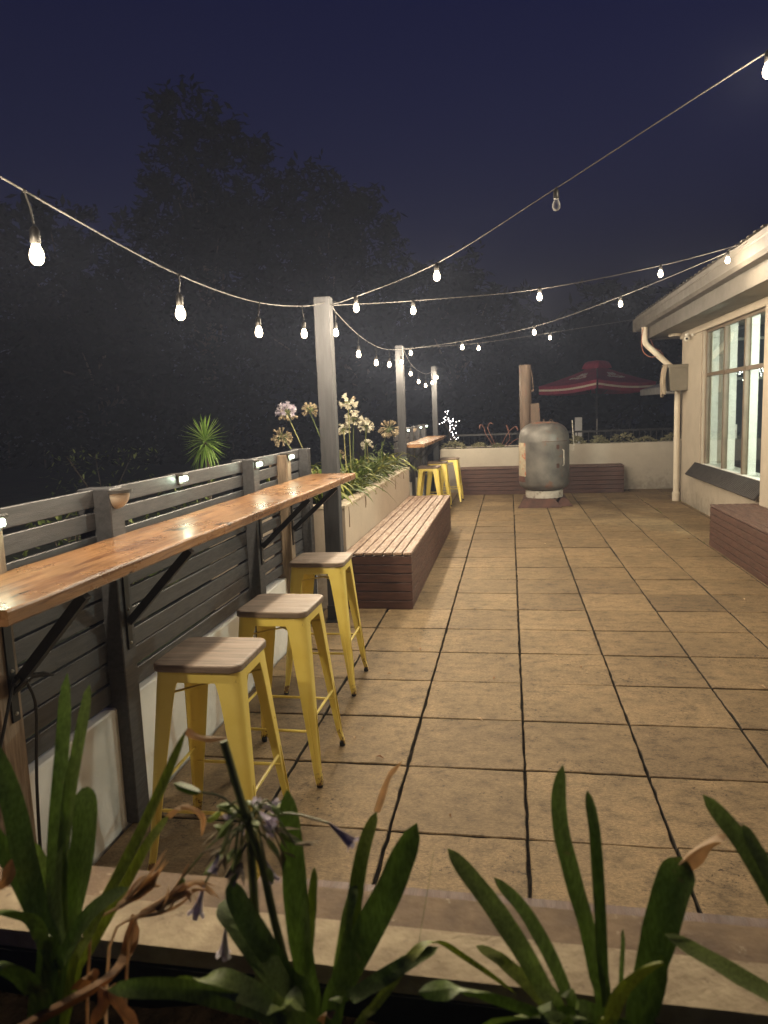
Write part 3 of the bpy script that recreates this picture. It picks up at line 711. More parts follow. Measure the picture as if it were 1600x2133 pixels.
# ================================================================== TANK STOVE
def stove():
    cx, cy = 1.03, 9.62; r = .405
    t = thing('tank_stove', (cx, cy, 0), 'grey outdoor stove made from an old gas tank, rusty top and flaked white patch', 'stove')
    m = MB(); pr = []
    for i in range(9): a = math.pi/2*i/8; pr.append((.06+(r-.06)*math.sin(a)**.8 if i else .06, .235+.14*(1-math.cos(a))))
    pr[-1] = (r, .375)
    for i in range(1, 6): pr.append((r, .375+i*.13))
    pr += [(r+.002, 1.06), (r-.002, 1.075)]
    for i in range(1, 11): a = math.pi/2*i/10; pr.append(((r-.004)*math.cos(a)**.62 if i < 10 else .10, 1.095+.265*math.sin(a)))
    m.lathe(pr, (cx, cy, 0), 56); b = m.build('tank', M['tank'], t, smooth=True)
    rt = MB(); rt.lathe([((r-.004)*math.cos(R(q))**.62+.001, 1.095+.265*math.sin(R(q))+.0025) for q in (66, 70, 74, 78, 82, 85, 88)], (cx, cy, 0), 40); rt.build('rusty_crown', M['tank_top'], t, smooth=True)
    # flaked paint patch on the left, following the curve
    def patch(a0, a1, z0, z1, mat, name, seed, off=.0025, rag=.012):
        q = MB(); rr = random.Random(seed); na, nz = 14, 22; ring = []
        cols = []
        for j in range(nz+1):
            z = z0+(z1-z0)*j/nz; ja, jb = rr.uniform(-rag, rag), rr.uniform(-rag, rag)
            if j in (0, nz): ja, jb = .06, -.06
            for i in range(na+1):
                a = a0+ja+(a1+jb-a0-ja)*i/na; e = (r+off if (0 < i < na and 0 < j < nz) else r-.001)
                q.v.append((cx+e*math.cos(a), cy+e*math.sin(a), z+rr.uniform(-.004, .004)*(1 if j in (0, nz) else 0)))
        for j in range(nz):
            for i in range(na):
                q.f.append((j*(na+1)+i, j*(na+1)+i+1, (j+1)*(na+1)+i+1, (j+1)*(na+1)+i)); q.tone.append(.5)
        q.build(name, mat, t, smooth=True)
    patch(R(184), R(222), .47, 1.045, M['tank_patch'], 'paint_patch', 3)
    patch(R(184), R(220), .40, .50, M['aloe'], 'rust_stain', 5, .0035, .04)
    patch(R(296), R(304), .63, .70, M['rust'], 'plate', 4, .003, .0)
    patch(R(296), R(304), .93, 1.0, M['rust'], 'plate', 4, .003, .0)
    s = MB(); s.tube([(cx+(r+.004)*math.cos(R(a)), cy+(r+.004)*math.sin(R(a)), 1.055) for a in range(262, 330, 6)], .004, 6); s.build('door_seam', M['rust'], t)
    h = MB(); h.tube([(cx+.40*math.cos(R(314)), cy+.40*math.sin(R(314)), .66), (cx+.43*math.cos(R(314)), cy+.43*math.sin(R(314)), .68), (cx+.43*math.cos(R(314)), cy+.43*math.sin(R(314)), .90), (cx+.40*math.cos(R(314)), cy+.40*math.sin(R(314)), .92)], .007, 8); h.build('door_handle', M['ring'], t)
    f = MB(); f.lathe([(.30, .135), (.302, .14), (.302, .252), (.295, .255), (.285, .25), (.285, .14)], (cx, cy, 0), 40); f.build('foot_ring', M['ring'], t, smooth=True)
    p = MB()   # folded rusty plates the stove stands on
    def skirt(x0, x1, y0, y1, zt, fl):
        p.add([(x0-fl, y0-fl, .004), (x1+fl, y0-fl, .004), (x1+fl*.5, y1+fl, .004), (x0-fl*.5, y1+fl, .004), (x0, y0, zt), (x1, y0, zt), (x1, y1, zt), (x0, y1, zt)],
              [(0, 3, 2, 1), (4, 5, 6, 7), (0, 1, 5, 4), (1, 2, 6, 5), (2, 3, 7, 6), (3, 0, 4, 7)])
    skirt(cx-.34, cx+.15, cy-.34, cy-.0, .133, .10); p.build('base_plate', M['rust'], t)
    p = MB(); skirt(cx+.26, cx+.34, cy-.20, cy+.24, .131, .10); skirt(cx-.33, cx+.15, cy+.045, cy+.30, .125, .04); p.build('base_plate', M['rust'], t)
    l = MB()
    for dx in (-.13, .12):
        l.tube(smoothpts([(cx+dx-.04, cy-.05, 1.34), (cx+dx-.025, cy-.05, 1.385), (cx+dx+.005, cy-.05, 1.39), (cx+dx+.03, cy-.05, 1.345)], 8), .006, 6)
    l.tube([(cx, cy, 1.34), (cx, cy, 1.385), (cx, cy, 1.40)], [.012, .010, .014], 8); l.build('lifting_lug', M['flue'], t)
    u = MB(); u.lathe([(.098, 1.0), (.098, 2.30), (.088, 2.305), (.088, 1.9)], (cx-.30+.02, cy+.36, 0), 28); u.build('flue', M['flue'], t, smooth=True)
    k = MB(); bx = cx-.12; k.add([(bx-.08, cy+.24, 1.2), (bx+.085, cy+.24, 1.2), (bx+.085, cy+.34, 1.2), (bx-.08, cy+.34, 1.2), (bx-.08, cy+.24, 1.66), (bx+.058, cy+.24, 1.67), (bx+.058, cy+.34, 1.67), (bx-.08, cy+.34, 1.66)],
             [(0,3,2,1),(4,5,6,7),(0,1,5,4),(1,2,6,5),(2,3,7,6),(3,0,4,7)]); k.build('flue_baffle', M['flue'], t)
    w = MB(); w.tube(smoothpts([(cx-.185, cy+.33, 2.22), (cx-.165, cy+.33, 2.1), (cx-.155, cy+.33, 1.95), (cx-.15, cy+.33, 1.88), (cx-.19, cy+.33, 1.87)], 10), [.008]*7+[.012, .016, .018, .01], 6); w.build('damper_arm', M['flue'], t)
    v = MB(); v.tube([(cx+.40, cy, .885), (cx+.475, cy, .885), (cx+.478, cy, .93)], .008, 8); v.tube([(cx+.478, cy, .93), (cx+.452, cy, 1.37)], .0075, 8); v.build('lever', M['ring'], t)
stove()
# ================================================================== BUILDING
def building():
    t = thing('building', (3.4, 5.0, 0), 'cream rendered building with a corrugated roof and a tall bronze framed window on the right', 'building')
    y0, y1, X0, X1 = 5.80, 8.60, 3.22, 3.50
    m = MB()
    m.box(X0, X1, -4.0, 2.9, -.05, 2.70); m.box(X0, X1, 5.0, y0, -.05, 2.70); m.box(X0, X1, 2.9005, 4.9995, -.05, 1.45); m.box(X0, X1, 2.9005, 4.9995, 2.2, 2.70); m.box(X0, X1, y1, 9.93, -.05, 2.70, 0)
    m.box(X0, X1, y0+.0005, y1-.0005, -.05, .68); m.box(X0, X1, y0+.0005, y1-.0005, 2.60, 2.70)
    m.box(X1+.0005, 8.0, 9.66, 9.93, -.05, 2.70); m.build('wall', M['bwall'], t)
    tr = MB(); tr.box(3.185, 3.2195, 4.9, 9.93, 2.585, 2.678, .006); tr.box(3.205, 3.2195, 8.66, 8.98, .70, 2.583, .004)
    tr.box(3.135, 3.2195, 5.45, 5.80, -.02, 2.583, .008); tr.build('trim', M['bwall'], t)
    # eaves
    s = MB(); s.box(2.721, 3.2, -4.0, 10.42, 2.679, 2.695); s.box(3.2005, 5.0, 9.95, 10.42, 2.679, 2.695); s.build('soffit', M['soffit'], t)
    f = MB(); f.box(2.698, 2.7205, -4.0, 10.45, 2.625, 2.86, .003); f.box(2.7215, 5.0, 10.4205, 10.45, 2.64, 2.86, .003); f.build('fascia', M['gutter'], t)
    g = MB(); pr = [(2.697, 2.80), (2.60, 2.80), (2.572, 2.835), (2.566, 2.93), (2.558, 2.94), (2.552, 2.985), (2.566, 2.992), (2.574, 2.975), (2.582, 2.84), (2.606, 2.812), (2.697, 2.812)]
    n = len(pr); vs = [(x, y, z) for y in (-4.0, 10.55) for x, z in pr]
    g.add(vs, [(i, (i+1) % n, (i+1) % n+n, i+n) for i in range(n)]); g.box(2.556, 2.697, 10.551, 10.556, 2.795, 2.985)
    g.build('gutter', M['gutter'], t)
    r = MB(); ys = []; y = -4.0; P = .19; k = 0
    while y < 10.5:
        ys += [(y, 0), (y+.045, 0), (y+.065, .045), (y+.115, .045), (y+.135, 0)]; y += P
    for yy, dz in ys: r.v += [(2.60, yy, 3.005+dz), (8.0, yy, 4.35+dz)]
    for i in range(len(ys)-1): r.f.append((2*i, 2*i+1, 2*i+3, 2*i+2)); r.tone.append(.5)
    b = len(r.v)
    for yy, dz in ys: r.v += [(2.60, yy, 2.995+dz), (8.0, yy, 4.34+dz)]
    for i in range(len(ys)-1): r.f.append((b+2*i, b+2*i+2, b+2*i+3, b+2*i+1)); r.tone.append(.5); r.f.append((2*i, 2*i+2, b+2*i+2, b+2*i)); r.tone.append(.5)
    r.build('roof', M['roof'], t)
    e = MB(); e.add([(2.725, 10.43, 2.87), (8, 10.43, 2.87), (8, 10.43, 4.33), (2.725, 10.43, 3.02)], [(0, 1, 2, 3)]); e.build('gable', M['gutter'], t)
    # window
    w = MB(); fx0, fx1 = 3.255, 3.305
    w.box(fx0, fx1, y0, y0+.05, .70, 2.60); w.box(fx0, fx1, y1-.055, y1, .70, 2.60)
    for yy in (6.84, 7.69): w.box(fx0-.004, fx1+.004, yy-.028, yy+.028, .70, 2.555)
    w.box(fx0+.002, fx1-.002, y0+.0505, y1-.0555, 2.555, 2.599)
    for a, b2 in ((y0+.0505, 6.811), (6.869, 7.661), (7.719, y1-.0555)): w.box(fx0+.003, fx1-.003, a, b2, 1.945, 1.995)
    wf = w.build('window', M['frame'], t)
    q = MB(); q.box(fx0-.02, fx1+.19, y0, y1, .681, .6995); q.build('window_sill', M['fin'], wf)
    gl = MB(); gl.box(3.278, 3.282, y0+.051, y1-.056, .7005, 2.554); gl.build('pane', M['glass'], wf)
    fi = MB()
    for yy in (8.50, 7.66, 6.81): fi.box(3.3095, 3.398, yy-.02, yy+.012, .70, 2.59)
    fi.build('reveal_fin', M['fin'], wf)
    added_win = MB(); added_win.box(3.25, 3.30, 2.901, 2.95, 1.4505, 2.1995); added_win.box(3.25, 3.30, 4.95, 4.999, 1.4505, 2.1995); added_win.box(3.25, 3.30, 2.951, 4.949, 1.4505, 1.50); added_win.box(3.25, 3.30, 2.951, 4.949, 2.15, 2.1995)  # second window added out of view, its opening sized to light the white wall
    added_win_frame = added_win.build('window', M['frame'], t); g2 = MB(); g2.box(3.273, 3.277, 2.951, 4.949, 1.501, 2.149); g2.build('pane', M['glass'], added_win_frame)
    sl = MB(); vs = []
    for yy in (5.815, 8.98): vs += [(3.2195, yy, .695), (3.2195, yy, .66), (3.095, yy, .505), (3.08, yy, .522)]
    sl.add(vs, [(0, 1, 2, 3), (7, 6, 5, 4), (0, 4, 5, 1), (1, 5, 6, 2), (2, 6, 7, 3), (3, 7, 4, 0)])
    for i in range(62):
        yy = 5.84+i*.05; sl.obox((3.2185, yy, .699), (3.081, yy, .526), .006, .004)
    sl.build('sill_tiles', M['sill'], t)
    # room
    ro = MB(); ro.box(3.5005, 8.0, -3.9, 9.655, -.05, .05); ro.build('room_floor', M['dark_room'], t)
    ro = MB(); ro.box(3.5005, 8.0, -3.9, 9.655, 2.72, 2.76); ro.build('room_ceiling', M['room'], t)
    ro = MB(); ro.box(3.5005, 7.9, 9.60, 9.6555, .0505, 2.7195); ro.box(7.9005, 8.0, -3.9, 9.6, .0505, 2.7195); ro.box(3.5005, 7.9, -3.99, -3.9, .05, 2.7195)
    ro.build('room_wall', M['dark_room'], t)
    wl = MB()
    for x in (3.75, 4.35, 5.0, 5.7): wl.box(x, x+.04, 9.56, 9.599, .6, 2.5)
    wl.box(3.6, 6.0, 9.565, 9.599, 2.5, 2.54); wl.box(3.6, 6.0, 9.568, 9.599, 1.9, 1.94); wl.build('far_window_bars', M['room'], t)
    lp = MB(); lp.ball((4.35, 5.0, 2.15), .11, 16, 10); lp.build('added_room_light', M['added_roomlight'], t, smooth=True); lc = MB(); lc.tube([(4.35, 5.0, 2.25), (4.35, 5.0, 2.72)], .006, 6); lc.build('added_light_cord', M['steel'], t)  # globe lamp added out of view to light the room and the wall opposite
    # downpipe
    d = MB(); d.tube([(2.63, 9.86, 2.80), (2.63, 9.86, 2.60), (2.645, 9.86, 2.55), (2.68, 9.86, 2.505), (2.98, 9.86, 2.215), (3.11, 9.86, 2.09), (3.142, 9.86, 2.03), (3.145, 9.86, 1.95), (3.145, 9.86, .12)], .046, 16)
    d.lathe([(.058, .0), (.058, .10), (.062, .105), (.062, .14), (.047, .15)], (3.145, 9.86, 0), 16)
    dp = d.build('downpipe', M['pipe'], t, smooth=True)
    c = MB(); c.lathe([(.0495, .98), (.0495, 1.005)], (3.145, 9.86, 0), 16); c.box(3.18, 3.2195, 9.85, 9.87, .983, 1.002); c.build('pipe_clip', M['pipe'], dp)
building()
def wall_box():
    t = thing('junction_box', (3.08, 9.7, 1.76), 'khaki plastic box fixed at the building corner over the downpipe, tan cloth over its side', 'box')
    m = MB(); vs = []
    for y in (9.50, 9.80): vs += [(2.965, y, 1.775), (3.21, y, 1.775), (3.228, y, 2.13), (2.935, y, 2.13)]
    m.add(vs, [(0, 1, 2, 3), (7, 6, 5, 4), (0, 4, 5, 1), (1, 5, 6, 2), (2, 6, 7, 3), (3, 7, 4, 0)])
    m.build('body', M['boxgrey'], t)
    l = MB(); l.box(2.925, 3.235, 9.485, 9.805, 2.131, 2.175, .006); l.build('lid', M['boxgrey'], t)
    c = MB(); n = 10; vs = []; rr = random.Random(2)
    for j in range(9):
        z = 2.165-.44*j/8; sp = .035+.02*j/8
        for i in range(n+1):
            u = i/n; y = 9.50+.27*u
            vs.append((2.921-sp-.03*math.sin(j/8*3)*.5-.012*math.sin(u*22+j*.3), y, z+.02*math.sin(u*5)-(.03*u if j == 8 else 0)))
    k = n+1
    c.add(vs, [(j*k+i, j*k+i+1, (j+1)*k+i+1, (j+1)*k+i) for j in range(8) for i in range(n)])
    b = len(c.v); c.v += [(v[0]+.03, v[1], v[2]) for v in vs]
    for j in range(8):
        for i in range(n): c.f.append((b+j*k+i, b+(j+1)*k+i, b+(j+1)*k+i+1, b+j*k+i+1)); c.tone.append(.5)
    for j in range(8): c.f.append((j*k, (j+1)*k, b+(j+1)*k, b+j*k)); c.f.append((j*k+n, b+j*k+n, b+(j+1)*k+n, (j+1)*k+n)); c.tone += [.5, .5]
    for i in range(n): c.f.append((i, b+i, b+i+1, i+1)); c.tone.append(.5)
    c.box(2.885, 2.99, 9.50, 9.77, 2.1755, 2.187, .003)
    c.build('cloth_cover', M['cloth'], t, smooth=True)
wall_box()
def sec_cam():
    t = thing('security_camera', (3.2, 9.35, 2.56), 'white dome security camera on the corner of the building under the eave', 'camera')
    m = MB(); m.ball((3.15, 9.3, 2.545), .045, 16, 10); m.lathe([(.03, 0), (.034, .01), (.034, .03), (.0, .03)], (3.15, 9.3, 2.585), 14); m.box(3.15, 3.219, 9.285, 9.315, 2.60, 2.63, .004)
    m.build('housing', M['whiteplastic'], t, smooth=True)
    l = MB(); l.ball((3.137, 9.262, 2.54), .018, 10, 6); l.build('lens', M['lens'], t, smooth=True)
    a = MB(); a.ball((3.19, 9.12, 2.58), .024, 12, 8); a.tube([(3.19, 9.12, 2.58), (3.216, 9.12, 2.60)], .008, 8); a.build('sensor', M['whiteplastic'], t, smooth=True)
    s = thing('eave_light', (3.1, 9.95, 2.64), 'round unlit white light fitting under the eave at the building corner', 'light fitting')
    m = MB(); m.lathe([(.09, -.045), (.10, -.03), (.10, -.001)], (3.1, 9.9, 2.679), 20); m.build('shade', M['pipe'], s, smooth=True)
    d = MB(); d.lathe([(.03, -.062), (.055, -.058), (.06, -.046)], (3.1, 9.9, 2.679), 16); d.build('diffuser', M['solar_body'], s, smooth=True)
sec_cam()
c = MB(); c.tube(smoothpts([(2.60, 9.82, 2.80), (2.575, 9.80, 2.6), (2.60, 9.80, 2.42), (2.70, 9.80, 2.33), (2.80, 9.81, 2.33)], 16), .006, 6)
c.tube(smoothpts([(2.80, 10.3, 2.64), (2.84, 10.2, 2.5), (2.90, 10.0, 2.42), (2.93, 9.9, 2.34)], 10), .006, 6)
tag(c.build('cable', M['cable_red'], loc=(2.7, 9.8, 2.4)), 'thin terracotta cable looping behind the top of the downpipe', 'cable')
def room_things():
    rr = random.Random(12)
    for (x, y, z), lab in (((3.80, 8.74, 1.99), 'sparkling cluster of tiny lights hanging behind the middle window panes'), ((3.80, 7.9, 1.98), 'sparkling cluster of tiny lights hanging behind the right window panes')):
        t = thing('fairy_light_cluster', (x, y, z), lab, 'fairy lights', 'light clusters inside the window')
        w = MB(); w.tube([(x, y, 2.71), (x, y, z)], .003, 5); w.build('cord', M['wire'], t)
        f = MB()
        for i in range(34): f.ball((x+rr.gauss(0, .06), y+rr.gauss(0, .075), z+rr.gauss(0, .045)), .0065, 6, 4)
        f.build('lights', M['fairy'], t)
    t = thing('poster', (3.62, 8.9, 1.1), 'small pale poster with a red disc standing behind the left window pane', 'poster')
    m = MB(); m.box(3.58, 3.70, 8.62, 8.632, 1.05, 1.25); m.build('board', M['whiteplastic'], t)
    d = MB(); d.tube([(3.64, 8.6195, 1.15), (3.64, 8.6155, 1.15)], .042, 20); d.build('red_disc', M['red'], t)
    t = thing('bottle', (3.42, 6.35, .70), 'pale glass bottle standing on the inner window sill at the right', 'bottle')
    m = MB(); m.lathe([(.028, 0), (.03, .01), (.03, .12), (.012, .17), (.011, .22), (.013, .225)], (3.42, 6.45, .701), 14); m.build('bottle', M['fin'], t, smooth=True)
room_things()

# ================================================================== STRING LIGHTS
def string_light(label, pts, bulbs, cord=0.0):
    t = thing('string_light', pts[0], label, 'string light', 'festoon strings of warm bulbs')
    m = MB(); sp = smoothpts(pts, 40); m.tube(sp, .0032, 6); m.build('cable', M['wire'], t)
    for q in bulbs:
        x, y, z = q[:3]; lit = len(q) < 4
        # nearest point on the cable above the bulb
        p = min(sp, key=lambda v: (v.x-x)**2+(v.y-y)**2)
        b = MB(); pr = [(.003, -.028), (.010, -.026), (.017, -.019), (.0205, -.008), (.0205, .003), (.0175, .014), (.0125, .025), (.011, .032)]
        b.lathe(pr, (x, y, z), 14)
        bo = b.build('bulb', M['bulb'] if lit else M['glassbulb'], t, smooth=True)
        if not lit: bo['label'] = 'unlit clear glass bulb'
        s = MB(); s.lathe([(.012, .031), (.0145, .036), (.0145, .070), (.009, .080), (.004, .083)], (x, y, z), 12)
        if p.z-(z+.09) > .01: s.tube([(x, y, z+.088), (x+(p.x-x)*.5+.004, y+(p.y-y)*.5, (z+.09+p.z)/2), tuple(p)], .0035, 5)
        s.ball(tuple(p), .007, 6, 4); s.build('socket', M['socket'], bo, smooth=True)
gb, gt, gp = nodes('clear_bulb_glass'); gp.inputs['Transmission Weight'].default_value = 0.0; gp.inputs['Base Color'].default_value = (0.5, 0.5, 0.48, 1); gp.inputs['Roughness'].default_value = 0.08
_o = gt.nodes['Material Output']; _tr = N(gt, 'ShaderNodeBsdfTransparent'); _ms = N(gt, 'ShaderNodeMixShader'); _fr = N(gt, 'ShaderNodeLayerWeight'); _fr.inputs[0].default_value = 0.35
gt.links.new(_fr.outputs['Facing'], _ms.inputs[0]); gt.links.new(_tr.outputs[0], _ms.inputs[1]); gt.links.new(gp.outputs[0], _ms.inputs[2]); gt.links.new(_ms.outputs[0], _o.inputs[0])
M['glassbulb'] = gb
string_light('festoon string over the near bar, from the left edge to the nearest tall post',
    [(-.9, -2.6, 2.52), (-.88, -1.6, 2.38), (-.88, -.55, 2.28), (-.88, .39, 2.22), (-.88, 1.35, 2.24), (-.88, 2.31, 2.345), (-.86, 2.85, 2.44)],
    [(-.88, -1.55, 2.17), (-.88, -.57, 2.11), (-.88, .38, 2.06), (-.88, 1.37, 2.08), (-.88, 2.3, 2.16)])
string_light('festoon string sagging over the agapanthus planter between the nearest and middle tall posts',
    [(-.82, 2.90, 2.44), (-.86, 3.21, 2.41), (-.88, 4.14, 2.33), (-.89, 5.09, 2.305), (-.9, 6.02, 2.34), (-.92, 7.28, 2.44)],
    [(-.86, 3.16, 2.25), (-.88, 4.12, 2.15), (-.89, 5.08, 2.13), (-.9, 6.01, 2.165), (-.915, 7.11, 2.26)])
string_light('farthest festoon string sagging over the far bar between the middle and last tall posts',
    [(-.92, 7.40, 2.44), (-.92, 8.02, 2.305), (-.91, 8.81, 2.235), (-.91, 10.11, 2.24), (-.88, 11.2, 2.37)],
    [(-.92, 8.04, 2.15), (-.91, 8.89, 2.065), (-.91, 9.85, 2.035), (-.90, 10.83, 2.11), (-.84, 11.18, 2.22)])
string_light('highest festoon string, with an unlit bulb, rising from the nearest post to the top right',
    [(-.81, 2.83, 2.42), (-.57, 2.62, 2.435), (.05, 2.1, 2.52), (.74, 1.49, 2.735), (1.54, .81, 3.005), (2.56, -.07, 3.30)],
    [(-.58, 2.63, 2.355), (.05, 2.09, 2.44), (.74, 1.49, 2.65, 0), (1.54, .81, 2.93)])
string_light('festoon string from the nearest tall post across to the gutter of the building',
    [(-.8, 2.87, 2.42), (-.23, 3.17, 2.46), (.74, 3.69, 2.565), (1.79, 4.25, 2.78), (2.56, 4.66, 2.985)],
    [(-.24, 3.17, 2.385), (.74, 3.69, 2.50), (1.79, 4.25, 2.71)])
string_light('festoon string from the middle tall post across to the gutter of the building',
    [(-.91, 7.31, 2.44), (-.08, 6.63, 2.445), (.77, 5.93, 2.50), (1.6, 5.24, 2.675), (2.42, 4.57, 2.91), (2.56, 4.46, 2.97)],
    [(-.08, 6.63, 2.37), (.77, 5.93, 2.435), (1.6, 5.24, 2.60), (2.42, 4.57, 2.84)])
string_light('faint festoon string from the middle tall post to the far corner of the gutter',
    [(-.88, 7.32, 2.45), (.06, 8.15, 2.545), (1.11, 9.08, 2.72), (2.56, 10.36, 2.985)],
    [(-.82, 7.37, 2.39), (.06, 8.15, 2.47), (1.11, 9.08, 2.645)])

# ================================================================== BEYOND THE TERRACE
def fairy_tree():
    t = thing('fairy_light_shrub', (-.85, 14, 0), 'dark shrub wound with tiny white fairy lights beyond the last tall post', 'shrub')
    m = MB(); 
    for pts in ([(-.86, 14, 0), (-.86, 14, 1.0), (-.92, 14, 1.25), (-.9, 14, 1.6)], [(-.86, 14, 1.1), (-.72, 14, 1.3), (-.62, 14, 1.38)], [(-.88, 14, 1.2), (-1.0, 14, 1.32), (-1.12, 14, 1.34)], [(-.86, 14, .9), (-.75, 14, 1.0), (-.66, 14, 1.02)]):
        m.tube(smoothpts(pts, 8), [.02]*3+[.012]*3+[.006]*3, 6)
    m.build('branches', M['bark'], t)
    r = random.Random(6); px = [(426,125),(376,140),(414,175),(386,222),(365,243),(376,270),(430,245),(425,265),(440,285),(475,300),(508,292),(503,256),(355,298),(325,314),(278,330),(450,325),(463,362),(492,358),(448,385),(460,418),(443,446),(470,446),(453,474),(490,468),(504,497),(545,490),(492,525),(524,556),(559,580),(588,560),(460,588),(516,403),(513,420),(548,368),(565,306),(607,293),(420,135),(372,275),(430,296),(455,290)]
    for a, b in px:
        X = 880+a/8; Y = 840+b/8
        x = -.888+(X-933)/10.85*.117; z = 1.597-(Y-855)*.0112
        f = MB(); f.ball((x, 14+r.uniform(-.15, .15), z), .0085, 6, 4); f.build('fairy_light', M['fairy'], t)
fairy_tree()

def umbrella():
    cx, cy, h = 2.62, 16.3, 1.42; ze = 2.10; za = 2.58
    t = thing('patio_umbrella', (cx, cy, -.1), 'square red patio umbrella with a cream stripe and faded print beyond the far planter', 'umbrella')
    C4 = [(cx-h, cy, ze), (cx-.15, cy-h, ze+.075), (cx+h, cy, ze), (cx, cy+h, ze)]
    m = MB(); K = 10
    for q in range(4):
        a = Vector(C4[q]); b = Vector(C4[(q+1) % 4]); ap = Vector((cx, cy, za)); base = len(m.v)
        for j in range(K+1):
            for i in range(K+1):
                e = a.lerp(b, i/K); p = e.lerp(ap, j/K); p.z -= .05*math.sin(math.pi*i/K)*(1-j/K)+.03*math.sin(math.pi*j/K); m.v.append(tuple(p))
        for j in range(K):
            for i in range(K): m.f.append((base+j*(K+1)+i, base+j*(K+1)+i+1, base+(j+1)*(K+1)+i+1, base+(j+1)*(K+1)+i)); m.tone.append(.5)
    # underside copy so the canopy has thickness
    b0 = len(m.v); nf = len(m.f); m.v += [(v[0], v[1], v[2]-.006) for v in m.v[:b0]]; m.f += [tuple(reversed([i+b0 for i in f])) for f in m.f[:nf]]; m.tone += [.5]*nf
    ca = m.build('canopy', M['red'], t, smooth=True)
    def band(z0, z1, mat, name, off, par):
        m = MB()
        for q in range(4):
            a = Vector(C4[q]); b = Vector(C4[(q+1) % 4]); d = (b-a).normalized(); nrm = Vector((d.y, -d.x, 0)); base = len(m.v); n = 16
            for s in (off, off-.006):
                for i in range(n+1):
                    e = a.lerp(b, .015+.97*i/n); sg = -.05*math.sin(math.pi*i/n)
                    w = .008*math.sin(i*1.9)
                    for z in (z0, z1): m.v.append((e.x+nrm.x*(s+w), e.y+nrm.y*(s+w), e.z+sg+z))
            k = 2*(n+1)
            for i in range(n):
                m.f += [(base+2*i, base+2*i+2, base+2*i+3, base+2*i+1), (base+k+2*i, base+k+2*i+1, base+k+2*i+3, base+k+2*i+2), (base+2*i, base+k+2*i, base+k+2*i+2, base+2*i+2)]; m.tone += [.5]*3
        return m.build(name, mat, par)
    va = band(-.20, .0, M['red'], 'valance', .004, t); band(-.12, -.075, M['redstripe'], 'stripe', .0075, va)
    k = MB(); pts = []
    for q in range(16):
        a = 2*math.pi*q/16; rr = .36/max(abs(math.cos(a))+abs(math.sin(a)), .01)*1.0; pts.append((rr*math.cos(a), rr*math.sin(a)))
    vs = [(cx+x*s, cy+y*s, z) for s, z in ((1.0, za-.10), (.92, za-.02), (.78, za+.055), (.55, za+.085), (.02, za+.10)) for x, y in pts]
    k.add(vs, [(r*16+i, r*16+(i+1) % 16, (r+1)*16+(i+1) % 16, (r+1)*16+i) for r in range(4) for i in range(16)]); k.build('vent_cap', M['red'], t, smooth=True)
    p = MB(); p.tube([(cx+.0, cy, -.1), (cx, cy, za)], .024, 10)
    for q in range(4): p.tube([(cx, cy, ze-.35), tuple((Vector(C4[q])+Vector((cx, cy, za)))/2-Vector((0, 0, .02)))], .01, 6); p.tube([(cx, cy, za-.03), tuple(Vector(C4[q])-Vector((0, 0, .02)))], .011, 6)
    p.build('pole', M['steel'], t)
    g = MB(); g.tube([(cx, cy-.03, .88), (cx+.005, cy-.03, 1.25)], .010, 8); g.build('pole_sleeve', M['ring'], t)
    # faded print on the two front panels: a crest over a curved line of lettering
    def pr(side):
        m = MB(); a = Vector(C4[0 if side < 0 else 1]); b = Vector(C4[1 if side < 0 else 2]); ap = Vector((cx, cy, za))
        nrm = (b-a).cross(ap-a).normalized()
        if nrm.z < 0: nrm = -nrm
        def P(u, v): 
            e = a.lerp(b, u); p = e.lerp(ap, v); p.z -= .05*math.sin(math.pi*u)*(1-v)+.03*math.sin(math.pi*v); return p+nrm*.006
        def stroke(uv, r=.010): m.tube([P(*x) for x in uv], r, 4)
        u0 = .30 if side < 0 else .30
        for i in range(8):
            u = u0+i*.055; v = .34+.015*math.sin(i*1.1)
            if i % 3 == 0: stroke([(u, v), (u, v+.085), (u+.028, v+.07), (u+.004, v+.045), (u+.034, v)])
            elif i % 3 == 1: stroke([(u+.03, v+.06), (u, v+.065), (u+.001, v+.0), (u+.032, v+.008)])
            else: stroke([(u, v), (u+.014, v+.065), (u+.03, v)]); stroke([(u+.006, v+.025), (u+.024, v+.025)])
        for i in range(5):
            u = .40+i*.05; stroke([(u, .50+.02*(i % 2)), (u+.02, .60-.02*(i % 2)), (u+.045, .51)], .012)
        stroke([(.36, .475), (.66, .46)], .007)
        m.build('print', M['paleprint'], ca)
    pr(-1); pr(1)
umbrella()
